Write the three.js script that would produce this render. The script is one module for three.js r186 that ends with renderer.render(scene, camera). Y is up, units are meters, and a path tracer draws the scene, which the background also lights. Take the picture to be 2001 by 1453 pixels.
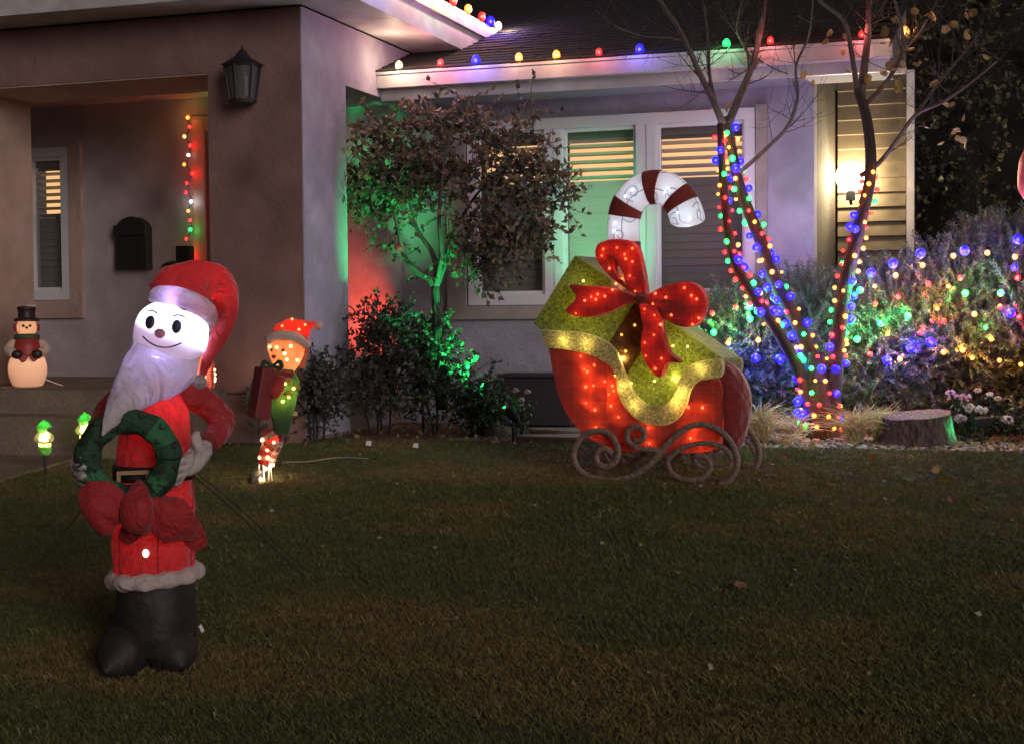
import * as THREE from 'three';
import { RoundedBoxGeometry } from 'three/addons/geometries/RoundedBoxGeometry.js';
import { mergeGeometries } from 'three/addons/utils/BufferGeometryUtils.js';

const scene = new THREE.Scene();
const R = THREE.MathUtils.degToRad, V = (x, y, z) => new THREE.Vector3(x, y, z), C3 = (r, g, b) => new THREE.Color().setRGB(r, g, b);

// ---------------------------------------------------------------- camera, sky, moonlight/street glow, exposure
const camera = new THREE.PerspectiveCamera(28.13, 2001 / 1453, 0.1, 150);
camera.position.set(0, 0.9, 12.1);
camera.rotation.order = 'YXZ';
camera.rotation.set(R(-2.1), R(18.5), R(-0.5));
scene.add(camera);

const skyTex = new THREE.DataTexture(new Float32Array(32 * 16 * 4).map((_, i) => [0.052, 0.043, 0.044, 1][i % 4]), 32, 16, THREE.RGBAFormat, THREE.FloatType);
skyTex.mapping = THREE.EquirectangularReflectionMapping; skyTex.magFilter = THREE.LinearFilter; skyTex.needsUpdate = true;
scene.background = skyTex; scene.environment = skyTex;

const sun = new THREE.DirectionalLight(new THREE.Color(1.0, 0.86, 0.8), 1.12);
sun.position.set(15, 5.6, 18.5); sun.target.position.set(-3, 0, 1.5); scene.add(sun, sun.target);
sun.castShadow = true; sun.shadow.radius = 45; sun.shadow.mapSize.set(2048, 2048);
Object.assign(sun.shadow.camera, { left: -9, right: 9, top: 8, bottom: -8, near: 1, far: 60 });

const renderer = new THREE.WebGLRenderer({ antialias: true });
renderer.setSize(1024, 743); renderer.shadowMap.enabled = true;
renderer.toneMapping = THREE.LinearToneMapping; renderer.toneMappingExposure = 1;

// ---------------------------------------------------------------- helpers
let seed = 7;
const rnd = () => { seed = (seed + 0x6D2B79F5) | 0; let t = Math.imul(seed ^ (seed >>> 15), 1 | seed); t = (t + Math.imul(t ^ (t >>> 7), 61 | t)) ^ t; return ((t ^ (t >>> 14)) >>> 0) / 4294967296; };
const rr = (a, b) => a + (b - a) * rnd(), pick = (a) => a[Math.floor(rnd() * a.length)];
const hash = (x, y, s) => { let h = Math.imul(x, 374761393) + Math.imul(y, 668265263) + Math.imul(s, 974634211); h = Math.imul(h ^ (h >>> 13), 1274126177); return ((h ^ (h >>> 16)) >>> 0) / 4294967296; };
function vnoise(x, y, p, s) {                       // value noise that repeats every p cells
  const xi = Math.floor(x), yi = Math.floor(y), fx = x - xi, fy = y - yi, u = fx * fx * (3 - 2 * fx), v = fy * fy * (3 - 2 * fy), w = (a) => ((a % p) + p) % p;
  const a = hash(w(xi), w(yi), s), b = hash(w(xi + 1), w(yi), s), c = hash(w(xi), w(yi + 1), s), d = hash(w(xi + 1), w(yi + 1), s);
  return a + (b - a) * u + (c - a) * v + (a - b - c + d) * u * v;
}
const fbm = (u, v, p, o, s) => { let t = 0, k = 0.5, n = 0; for (let i = 0; i < o; i++) { t += k * vnoise(u * p, v * p, p, s + i); n += k; k *= 0.5; p *= 2; } return t / n; };
function tex(n, fn, srgb) {
  const d = new Uint8Array(n * n * 4);
  for (let y = 0; y < n; y++) for (let x = 0; x < n; x++) { const c = fn(x / n, y / n), i = (y * n + x) * 4; d[i] = c[0] * 255; d[i + 1] = c[1] * 255; d[i + 2] = c[2] * 255; d[i + 3] = 255; }
  const t = new THREE.DataTexture(d, n, n); t.wrapS = t.wrapT = THREE.RepeatWrapping; t.magFilter = THREE.LinearFilter; t.minFilter = THREE.LinearFilter;
  if (srgb) t.colorSpace = THREE.SRGBColorSpace; t.needsUpdate = true; return t;
}
const rep = (t, x, y = x) => { const c = t.clone(); c.repeat.set(x, y); c.needsUpdate = true; return c; };
const g3 = (v) => [v, v, v];

const names = {};
const numbered = (n) => { const k = names[n] = (names[n] ?? -1) + 1; return k ? n + '_' + String(k).padStart(3, '0') : n; };
function tag(o, label, category, group) { if (label) o.userData.label = label; if (category) o.userData.category = category; if (group) o.userData.group = group; return o; }
function thing(name, label, category, pos = [0, 0, 0], turn = 0, group) { const o = new THREE.Group(); o.name = numbered(name); o.position.set(...pos); o.rotation.y = turn; scene.add(o); return tag(o, label, category, group); }
function mesh(name, geo, mat, parent, label) { const m = new THREE.Mesh(geo, mat); m.castShadow = m.receiveShadow = true; m.name = parent ? name : numbered(name); (parent ?? scene).add(m); if (label) m.userData.label = label; return m; }
function struct(name, geo, mat) { const m = mesh(name, geo, mat); m.userData.kind = 'structure'; return m; }
function stuff(m) { m.userData.kind = 'stuff'; return m; }
function insts(name, geo, mat, list, parent) {      // list of [matrix, color]
  const m = new THREE.InstancedMesh(geo, mat, list.length); m.name = parent ? name : numbered(name); m.castShadow = m.receiveShadow = true;
  list.forEach(([k, c], i) => { m.setMatrixAt(i, k); m.setColorAt(i, c); }); (parent ?? scene).add(m); return m;
}
function flatGeo(list) { return mergeGeometries(list.map((g) => { const n = g.index ? g.toNonIndexed() : g.clone(); for (const k of Object.keys(n.attributes)) if (!['position', 'normal', 'uv'].includes(k)) n.deleteAttribute(k); if (!n.attributes.uv) n.setAttribute('uv', new THREE.BufferAttribute(new Float32Array(n.attributes.position.count * 2), 2)); return n; })); }
function uvm(geo) {                                 // uv in metres, by the main direction of each face
  const g = geo.index ? geo.toNonIndexed() : geo, p = g.attributes.position, n = g.attributes.normal, uv = new Float32Array(p.count * 2);
  for (let i = 0; i < p.count; i++) { const a = Math.abs(n.getX(i)), b = Math.abs(n.getY(i)), c = Math.abs(n.getZ(i)); const [s, t] = a > b && a > c ? [p.getZ(i), p.getY(i)] : b > c ? [p.getX(i), p.getZ(i)] : [p.getX(i), p.getY(i)]; uv[i * 2] = s; uv[i * 2 + 1] = t; }
  g.setAttribute('uv', new THREE.BufferAttribute(uv, 2)); return g;
}
const bx = (x0, x1, y0, y1, z0, z1) => { const g = new THREE.BoxGeometry(x1 - x0, y1 - y0, z1 - z0); g.translate((x0 + x1) / 2, (y0 + y1) / 2, (z0 + z1) / 2); return uvm(g); };
const rbx = (w, h, d, r = 0.01, s = 2) => new RoundedBoxGeometry(w, h, d, s, r);
const at = (g, x, y, z, rx = 0, ry = 0, rz = 0) => g.applyMatrix4(new THREE.Matrix4().compose(V(x, y, z), new THREE.Quaternion().setFromEuler(new THREE.Euler(rx, ry, rz)), V(1, 1, 1)));
const ball = (x, y, z, a, b = a, c = a, n = 16) => { const g = new THREE.SphereGeometry(1, n * 1.5, n); g.scale(a, b, c); return g.translate(x, y, z); };
const lerpA = (a, t) => { const k = Math.min(a.length - 1.0001, t * (a.length - 1)), i = Math.floor(k), f = k - i, s = f * f * (3 - 2 * f) * 0.5 + f * 0.5; return a[i] + (a[i + 1] - a[i]) * s; };
// a round tube of changing radius along a curve; flat squeezes it across the second axis
function loft(P, radii, { seg = 14, n = 24, flat = 1, ref = null, lumps = 0, t0 = 0, t1 = 1, grow = 0 } = {}) {
  const curve = P.getPoint ? P : new THREE.CatmullRomCurve3(P.map((p) => V(p[0], p[1], p[2] ?? 0)), false, 'centripetal'), pos = [], uv = [], idx = [], ph = lumps ? rnd() * 9 : 0;
  let N = null, len = 0, last = null;
  for (let i = 0; i <= n; i++) {
    const t = t0 + (t1 - t0) * i / n, c = curve.getPoint(t), T = curve.getTangent(Math.min(0.9999, t)).normalize();
    if (!N || ref) N = (ref ? ref.clone() : Math.abs(T.y) < 0.9 ? V(0, 1, 0) : V(0, 0, 1));
    N.addScaledVector(T, -N.dot(T)).normalize();
    const B = T.clone().cross(N), r = (typeof radii === 'function' ? radii(t) : lerpA(radii, t)) + grow; if (last) len += c.distanceTo(last); last = c;
    for (let k = 0; k <= seg; k++) {
      const a = k / seg * Math.PI * 2, q = r * (1 + (lumps ? lumps * (Math.sin(a * 3 + t * 11 + ph) * 0.6 + Math.sin(a * 5 - t * 17 + ph) * 0.4) : 0));
      const p = c.clone().addScaledVector(B, Math.cos(a) * q).addScaledVector(N, Math.sin(a) * q * flat);
      pos.push(p.x, p.y, p.z); uv.push(k / seg * 6.283 * r, len);
    }
  }
  for (let i = 0; i < n; i++) for (let k = 0; k < seg; k++) { const a = i * (seg + 1) + k, b = a + seg + 1; idx.push(a, a + 1, b, a + 1, b + 1, b); }
  for (const [row, flip] of [[0, 1], [n, 0]]) {
    const c = curve.getPoint(row ? t1 : t0), o = pos.length / 3; pos.push(c.x, c.y, c.z); uv.push(0, 0);
    for (let k = 0; k < seg; k++) { const a = row * (seg + 1) + k; flip ? idx.push(o, a + 1, a) : idx.push(o, a, a + 1); }
  }
  const g = new THREE.BufferGeometry(); g.setAttribute('position', new THREE.Float32BufferAttribute(pos, 3)); g.setAttribute('uv', new THREE.Float32BufferAttribute(uv, 2)); g.setIndex(idx); g.computeVertexNormals(); return g;
}
const d3 = (pts, z = 0) => pts.map((p, i) => [p[0], p[1], Array.isArray(z) ? lerpA(z, i / Math.max(1, pts.length - 1)) : z]);
function cutout(pts, depth, { smooth = true, holes = [], bevel = 0.006, z = 0, cs = 4 } = {}) {
  const mk = (S, p) => { const v = p.map((q) => new THREE.Vector2(...q)); if (smooth) { S.moveTo(v[0].x, v[0].y); S.splineThru([...v.slice(1), v[0]]); } else S.setFromPoints(v); return S; };
  const s = mk(new THREE.Shape(), pts); for (const h of holes) s.holes.push(mk(new THREE.Path(), h));
  const g = new THREE.ExtrudeGeometry(s, { depth, bevelEnabled: bevel > 0, bevelThickness: bevel, bevelSize: bevel, bevelOffset: -bevel, bevelSegments: 2, curveSegments: pts.length * cs });
  return uvm(g.translate(0, 0, z - depth));
}
const wire = (pts, r = 0.003, n = 40, seg = 5) => new THREE.TubeGeometry(new THREE.CatmullRomCurve3(pts.map((p) => V(...p)), false, 'centripetal'), n, r, seg);
const groundY = (z) => { const u = z - 1.5; return -0.046 * (u + Math.sqrt(u * u + 0.36)) + 0.046 * (-1.5 + Math.sqrt(2.61)); };

// ---------------------------------------------------------------- materials
const S = (o) => new THREE.MeshStandardMaterial({ roughness: 0.9, ...o });
const P = (o) => new THREE.MeshPhysicalMaterial({ roughness: 0.9, ...o });
const tStucco = tex(512, (u, v) => g3(0.5 * fbm(u, v, 24, 4, 3) + 0.5 * fbm(u, v, 90, 2, 9)));
const tMottle = tex(256, (u, v) => { const f = 0.38 + 0.52 * fbm(u, v, 4, 6, 21) + 0.3 * Math.pow(fbm(u, v, 9, 3, 27), 2); return [f, f, f]; });
const tSpeck = tex(256, (u, v) => { const f = Math.pow(fbm(u, v, 100, 2, 5), 2.2); return g3(0.25 + 0.75 * f); });
const tGlit = tex(512, (u, v) => { const h = hash(Math.floor(u * 512), Math.floor(v * 512), 4), k = hash(Math.floor(u * 256), Math.floor(v * 256), 8); const f = h > 0.94 ? 1 : 0.25 + 0.4 * k; return [f, f, f]; });
const tBark = tex(256, (u, v) => g3(0.35 + 0.65 * fbm(u * 3, v, 8, 4, 31)));
const tSoil = tex(512, (u, v) => { const f = fbm(u, v, 10, 6, 41), k = fbm(u, v, 60, 2, 44); return [0.28 + 0.3 * f + 0.12 * k, 0.23 + 0.26 * f + 0.1 * k, 0.18 + 0.2 * f + 0.08 * k]; }, true);
const tTurf = tex(1024, (u, v) => { const f = fbm(u, v, 7, 5, 51), k = fbm(u, v, 140, 2, 54); return [0.2 + 0.16 * f + 0.1 * k, 0.205 + 0.13 * f + 0.1 * k, 0.1 + 0.06 * f + 0.05 * k]; }, true);
const tConc = tex(512, (u, v) => { const f = fbm(u, v, 5, 6, 61), k = fbm(u, v, 120, 2, 66); return g3(0.5 + 0.3 * f + 0.2 * k); }, true);
const tMesh = tex(256, (u, v) => { const a = Math.abs(((u * 24) % 1) - 0.5), b = Math.abs(((v * 24) % 1) - 0.5), f = 0.6 + 0.4 * fbm(u, v, 40, 3, 71), l = a > 0.44 || b > 0.46 ? 1.0 : 0.8; return g3(Math.min(1, f * l)); });
const tWrink = tex(256, (u, v) => g3(fbm(u, v, 6, 4, 81)));
const M = {
  wallGrey: S({ color: C3(0.44, 0.425, 0.52), map: rep(tMottle, 0.6), bumpMap: rep(tStucco, 1.2), bumpScale: 0.008 }),
  wallBrown: S({ color: C3(0.3, 0.178, 0.17), map: rep(tMottle, 0.5), bumpMap: rep(tStucco, 1.2), bumpScale: 0.007 }),
  wallTan: S({ color: C3(0.62, 0.45, 0.38), map: rep(tMottle, 0.5), bumpMap: rep(tStucco, 1.2), bumpScale: 0.007 }),
  trimWhite: S({ color: C3(0.68, 0.66, 0.68), roughness: 0.55, map: rep(tMottle, 0.8) }),
  vinyl: S({ color: C3(0.62, 0.64, 0.66), roughness: 0.45 }),
  sillTan: S({ color: C3(0.42, 0.38, 0.34), map: rep(tMottle, 0.8), bumpMap: rep(tStucco, 1.5), bumpScale: 0.003 }),
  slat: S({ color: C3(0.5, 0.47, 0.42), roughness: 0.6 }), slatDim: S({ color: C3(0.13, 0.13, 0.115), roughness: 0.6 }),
  roomDark: S({ color: C3(0.04, 0.04, 0.04) }),
  roomLit: S({ color: C3(0.5, 0.4, 0.3), emissive: C3(1, 0.58, 0.25), emissiveIntensity: 1.0 }),
  glass: P({ color: 0xffffff, transmission: 1, thickness: 0, roughness: 0.02, ior: 1.5 }),
  shingle: [0.026, 0.034, 0.02].map((v) => S({ color: C3(v, v * 0.9, v * 0.85), map: rep(tSpeck, 3), roughness: 0.95 })),
  conc: S({ color: C3(0.42, 0.33, 0.25), map: rep(tConc, 0.7), bumpMap: rep(tStucco, 1), bumpScale: 0.003 }),
  soil: S({ color: C3(0.8, 0.75, 0.7), map: rep(tSoil, 0.8), bumpMap: rep(tStucco, 0.9), bumpScale: 0.03 }),
  turf: S({ color: C3(0.75, 0.75, 0.75), map: rep(tTurf, 0.28), bumpMap: rep(tSpeck, 3), bumpScale: 0.02 }),
  black: S({ color: C3(0.02, 0.02, 0.022), roughness: 0.5 }), blackGloss: S({ color: C3(0.015, 0.015, 0.016), roughness: 0.2 }),
  iron: S({ color: C3(0.022, 0.018, 0.022), roughness: 0.6 }),
  lanternGlass: P({ color: C3(0.5, 0.5, 0.52), transmission: 0.85, thickness: 0, roughness: 0.25 }),
  chrome: S({ color: C3(0.7, 0.7, 0.7), metalness: 1, roughness: 0.2 }),
  bark: S({ color: C3(0.05, 0.038, 0.035), map: rep(tBark, 4, 2), bumpMap: rep(tBark, 4, 2), bumpScale: 0.008 }),
  barkPale: S({ color: C3(0.13, 0.105, 0.1), map: rep(tBark, 4, 2), bumpMap: rep(tBark, 4, 2), bumpScale: 0.006 }),
  leaf: P({ color: C3(1, 1, 1), roughness: 0.6, transmission: 0.25, thickness: 0, side: THREE.DoubleSide }),
  wire: S({ color: C3(0.012, 0.03, 0.016), roughness: 0.6 }),
  white: S({ color: C3(0.75, 0.73, 0.7), roughness: 0.6 }),
  cable: S({ color: C3(0.32, 0.3, 0.24), roughness: 0.6 }),
};

// ---------------------------------------------------------------- bulbs
const HUE = { r: [1, 0.012, 0.008], o: [1, 0.4, 0.06], g: [0.008, 0.9, 0.2], b: [0.003, 0.001, 1], w: [1, 0.72, 0.4], c: [0.8, 0.88, 1], y: [1, 0.75, 0.2], s: [1, 0.3, 0.08] };
const shellM = {}, coreM = {};
for (const [k, c] of Object.entries(HUE)) {
  shellM[k] = P({ color: C3(...c.map((v) => (k === 'b' ? 0.03 + 0.97 * v : 0.07 + 0.93 * v))), transmission: 0.55, thickness: 0, roughness: 0.5, emissive: C3(...c), emissiveIntensity: k === 'b' ? 4.2 : 2.6 });
  coreM[k] = S({ color: C3(1, 1, 1), emissive: C3(...c.map((v) => 0.6 + 0.4 * v)), emissiveIntensity: k === 'b' ? 45 : 22 });
}
const bulbShell = new THREE.SphereGeometry(1, 12, 9), bulbCore = new THREE.SphereGeometry(0.33, 8, 6);
let nLights = 0;
function glow(pos, hue, I, radius = 0.6) {
  const l = new THREE.PointLight(new THREE.Color().setRGB(...hue), I); l.position.copy(pos); l.castShadow = true; l.shadow.radius = radius; l.name = 'bulb_light'; scene.add(l); nLights++; return l;
}
function bulb(parent, p, k, r = 0.017, I = 0.03, lightAt, pale = 0) {
  const m = mesh('bulb', bulbShell, shellM[k], parent); m.position.set(...p); m.scale.setScalar(r);
  const c = mesh('core', bulbCore, coreM[k], m);
  if (I) { parent.updateMatrixWorld(true); glow(parent.localToWorld(V(...(lightAt ?? p))), HUE[k].map((v, i) => v * (1 - pale) + [1, 0.8, 0.75][i] * pale), I, r / 0.02 * 0.7); }
  return m;
}
// a wrapped string: winds round a stem; the bulbs are parts of it
function wrapString(label, curve, rad, turns, every, hues, t0, t1, I) {
  const o = thing('string_light', label, 'string lights'), pts = [], n = Math.round(turns * 18); let N = V(0, 0, 1), acc = 0, last = null, ph = rnd() * 6; const bulbs = [];
  for (let i = 0; i <= n; i++) {
    const t = t0 + (t1 - t0) * i / n, c = curve.getPoint(t), T = curve.getTangent(t).normalize(); N.addScaledVector(T, -N.dot(T)).normalize();
    const B = T.clone().cross(N), a = i / 18 * 6.283 + ph + 0.5 * Math.sin(i * 0.31), q = rad(t) + 0.008, p = c.clone().addScaledVector(B, Math.cos(a) * q).addScaledVector(N, Math.sin(a) * q);
    pts.push(p.toArray()); if (last) acc += p.distanceTo(last); last = p;
    if (acc > every) { acc -= every * rr(0.8, 1.2); bulbs.push(p.clone().add(p.clone().sub(c).setLength(0.014)).toArray()); }
  }
  mesh('wire', wire(pts, 0.0028, pts.length * 2, 4), M.wire, o);
  bulbs.forEach((b) => { const k = pick(hues); bulb(o, b, k, k === 'b' ? rr(0.026, 0.034) : k === 'g' ? rr(0.017, 0.025) : rr(0.011, 0.019), I); });
  return o;
}

// ---------------------------------------------------------------- ground
function sheet(x0, x1, z0, z1, nx, nz, dy, mat, name) {
  const g = new THREE.PlaneGeometry(x1 - x0, z1 - z0, nx, nz); g.rotateX(-Math.PI / 2); g.translate((x0 + x1) / 2, 0, (z0 + z1) / 2);
  const p = g.attributes.position, uv = g.attributes.uv; for (let i = 0; i < p.count; i++) { p.setY(i, groundY(p.getZ(i)) + dy); uv.setXY(i, p.getX(i), p.getZ(i)); } g.computeVertexNormals(); return struct(name, g, mat);
}
sheet(-60, 60, -60, 24, 8, 240, -0.012, M.soil, 'ground');
const lawn = sheet(-9.5, 9, 1.62, 14, 60, 120, 0.004, M.turf, 'lawn');
{ // grass: tufts of fine blades
  const blades = []; const mkTuft = () => { const pos = [], nor = [];
    for (let i = 0; i < 9; i++) { const a = rnd() * 6.28, d = rr(0, 0.03), x = Math.cos(a) * d, z = Math.sin(a) * d, h = rr(0.008, 0.022), w = rr(0.0011, 0.002), b = rnd() * 6.28, lx = Math.cos(b) * h * rr(0.3, 1.3), lz = Math.sin(b) * h * rr(0.3, 1.3), px = -Math.sin(b + 1) * w, pz = Math.cos(b + 1) * w;
      const q = [[x - px, 0, z - pz], [x + px, 0, z + pz], [x + lx * 0.4 + px * 0.8, h * 0.6, z + lz * 0.4 + pz * 0.8], [x + lx * 0.4 - px * 0.8, h * 0.6, z + lz * 0.4 - pz * 0.8], [x + lx, h, z + lz]];
      for (const k of [0, 1, 2, 0, 2, 3, 3, 2, 4]) pos.push(...q[k]); }
    const g = new THREE.BufferGeometry(); g.setAttribute('position', new THREE.Float32BufferAttribute(pos, 3)); g.computeVertexNormals(); return g; };
  const lists = [[], [], []], m4 = new THREE.Matrix4(), q = new THREE.Quaternion(), e = new THREE.Euler();
  for (let i = 0; i < 188000; i++) {
    const z = 1.66 + Math.pow(rnd(), 0.9) * 7.2, x = rr(-7.4, 1.7);
    if (x < -6.62 && z < 4.0) continue; if (x < -5.2 && z < 2.1) continue; const lim = (12.1 - z); if (x < -0.85 * lim - 0.6) continue;
    const dry = fbm(x * 0.17 + 3, z * 0.25 + 5, 8, 6, 91), big = fbm(x * 0.05 + 1, z * 0.07, 8, 3, 95), k = Math.min(1, Math.max(0, (dry - 0.46) * 5)), s = rr(0.6, 1.25) * (0.75 + 0.6 * big) * (rnd() < 0.012 ? 1.8 : 1);
    e.set(rr(-0.2, 0.2), rnd() * 6.28, rr(-0.2, 0.2)); q.setFromEuler(e);
    const v = rr(0.7, 1.5), straw = rnd() < 0.1 ? 0.6 : 0, c = C3((0.085 + 0.075 * k + 0.13 * straw) * v, (0.1 + 0.024 * k + 0.11 * straw) * v, (0.03 + 0.012 * k + 0.06 * straw) * v);
    lists[i % 3].push([m4.clone().compose(V(x, groundY(z) + 0.003, z), q, V(s, s * rr(0.7, 1.2), s)), c]);
  }
  const gm = P({ color: 0xffffff, roughness: 0.75, side: THREE.DoubleSide });
  const gr = new THREE.Group(); gr.name = 'grass'; tag(gr, 'short patchy winter grass blades covering the whole lawn', 'grass'); gr.userData.kind = 'stuff'; scene.add(gr);
  for (const l of lists) stuff(insts('grass_blades', mkTuft(), gm, l, gr));
}
{ // concrete walk of slabs in front of the steps
  const p = struct('path', sheetBox(-9.5, -6.98, 2.76, 3.3), M.conc);
  const slabs = [[-9.5, -7.9, 3.31, 5.2], [-7.89, -6.52, 3.31, 4.15], [-6.97, -6.5, 2.76, 3.3]];
  for (const s of slabs) mesh('paving_slab', sheetBox(...s), M.conc, p);
}
function sheetBox(x0, x1, z0, z1) { const g = new THREE.BoxGeometry(x1 - x0, 0.1, z1 - z0, 6, 1, 6); g.translate((x0 + x1) / 2, 0, (z0 + z1) / 2); const p = g.attributes.position; for (let i = 0; i < p.count; i++) p.setY(i, p.getY(i) - 0.028 + groundY(p.getZ(i))); g.computeVertexNormals(); return uvm(g); }

// ---------------------------------------------------------------- house
const house = thing('house', 'single storey grey stucco house with white eaves and a brown front porch', 'house');
const H = (n, g, m, p = house, l) => mesh(n, Array.isArray(g) ? flatGeo(g) : g, m, p, l);
function wallWithHoles(x0, x1, y0, y1, holes, z0, z1) {
  const s = new THREE.Shape([[x0, y0], [x1, y0], [x1, y1], [x0, y1]].map((a) => new THREE.Vector2(...a)));
  for (const [a, b, c, d] of holes) s.holes.push(new THREE.Path([[a, c], [a, d], [b, d], [b, c]].map((q) => new THREE.Vector2(...q))));
  return uvm(new THREE.ExtrudeGeometry(s, { depth: z1 - z0, bevelEnabled: false }).translate(0, 0, z0));
}
H('front_wall', wallWithHoles(-5.06, -1.48, -0.1, 2.93, [[-4.44, -1.94, 1.0, 2.585]], -0.2, 0), M.wallGrey);
H('porch_back_wall', wallWithHoles(-10.2, -5.064, -0.1, 3.0, [[-9.0, -8.46, 1.1, 2.56]], -0.2, 0), S({ color: C3(0.62, 0.56, 0.58), map: rep(tMottle, 0.5), bumpMap: rep(tStucco, 1.2), bumpScale: 0.005 }));
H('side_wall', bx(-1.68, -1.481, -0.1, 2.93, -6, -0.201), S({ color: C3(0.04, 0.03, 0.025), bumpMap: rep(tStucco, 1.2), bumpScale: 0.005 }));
H('porch_pillar', bx(-5.85, -5.06, -0.1, 2.8, 1.16, 1.94), M.wallBrown);
H('porch_pillar', bx(-8.85, -8.04, -0.1, 2.8, 1.16, 1.94), M.wallTan);
// the return of the corner pillar and the beam above the side opening carry the grey paint of the main wall
H('pillar_return', bx(-5.0585, -5.048, 0, 3.25, 1.16, 1.938), M.wallGrey);
H('base_screed', [bx(-5.855, -5.045, 0.325, 0.34, 1.9405, 1.947), bx(-5.047, -5.043, 0.325, 0.34, 1.17, 1.94)], M.roomDark);
H('porch_beam', bx(-10.2, -5.06, 2.8, 3.25, 1.16, 1.94), M.wallBrown);
H('beam_soffit', bx(-8.03, -5.851, 2.788, 2.799, 1.17, 1.93), M.wallTan);
H('side_beam', bx(-5.6, -5.049, 2.77, 3.25, 0.003, 1.158), M.wallGrey);
H('gable_wall', bx(-5.6, -5.05, 2.94, 3.25, -1.15, 0.002), M.wallGrey);
H('porch_ceiling', bx(-10.2, -5.61, 2.94, 2.99, 0.003, 1.158), M.wallTan);
H('porch_wall', bx(-10.2, -10.1, -0.1, 2.93, 0.003, 1.16), M.wallTan);
// porch floor and steps
H('porch_floor', [bx(-10.1, -5.09, -0.1, 0.375, 0.003, 1.93), bx(-10.1, -5.72, -0.1, 0.376, 1.931, 2.42)], M.conc);
H('step', bx(-10.1, -5.9, -0.12, 0.19, 2.421, 2.75), M.conc);
// eaves
H('gutter', [bx(-5.045, -0.85, 2.835, 2.955, 0.452, 0.54), bx(-5.045, -0.85, 2.945, 2.968, 0.44, 0.552)], M.trimWhite);
H('fascia', bx(-5.045, -0.86, 2.74, 2.85, 0.42, 0.451), M.trimWhite);
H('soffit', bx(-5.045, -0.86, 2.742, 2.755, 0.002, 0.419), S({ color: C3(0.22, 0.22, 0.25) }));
H('porch_fascia', [bx(-10.2, -4.61, 3.26, 3.57, 2.35, 2.39), bx(-4.61, -4.57, 3.26, 3.57, -1.22, 2.391), bx(-4.57, -4.54, 3.46, 3.585, -1.22, 2.42)], M.trimWhite);
H('porch_soffit', [bx(-10.2, -4.615, 3.262, 3.275, 1.942, 2.348), bx(-5.046, -4.615, 3.263, 3.276, -1.2, 1.941)], M.trimWhite);
{ // hipped porch roof
  const a = V(-10.2, 3.575, 2.4), b = V(-4.55, 3.575, 2.4), c = V(-4.55, 3.575, -1.25), d = V(-10.2, 3.575, -1.25), e = V(-7.4, 4.5, 0.2), f = V(-10.2, 4.5, 0.2), g = new THREE.BufferGeometry(), t = [a, b, e, a, e, f, b, c, e, c, d, f, c, f, e, a, c, b, a, d, c];
  g.setFromPoints(t); g.computeVertexNormals(); H('porch_roof', uvm(g), M.shingle[0]);
}
{ // main roof: deck, then courses of shingles; the courses near the eave one by one
  const roof = H('roof', (() => { const g = new THREE.BoxGeometry(10, 0.06, 7.2); g.translate(-5.02 - 0.83, -0.035, -3.6); g.applyMatrix4(new THREE.Matrix4().makeRotationX(Math.atan(0.35))); return uvm(g.translate(0, 2.965, 0.54)); })(), M.shingle[0]);
  const ang = Math.atan(0.35), tab = uvm(new THREE.BoxGeometry(0.29, 0.012, 0.2)), rest = [];
  for (let r = 0; r < 42; r++) for (let x = -0.85 - (r % 2 ? 0.15 : 0.02); x > -6.3; x -= 0.3) {
    const s = 0.08 + r * 0.145, near = r < 8 && x > -4.9, y = 2.972 + s * Math.sin(ang) + 0.004 + rr(0, 0.004), z = 0.54 - s * Math.cos(ang), tilt = ang - 0.05 + rr(-0.01, 0.01);
    if (near) { const m = H('shingle', tab, pick(M.shingle), roof); m.position.set(x - 0.145, y, z); m.rotation.x = tilt; } else rest.push(at(tab.clone(), x - 0.145, y, z, tilt));
  }
  stuff(H('shingles', flatGeo(rest), M.shingle[2], roof));
  H('chimney_flashing', bx(-0.86, -0.845, 2.86, 2.97, 0.3, 0.44), M.trimWhite, roof);
}
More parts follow.
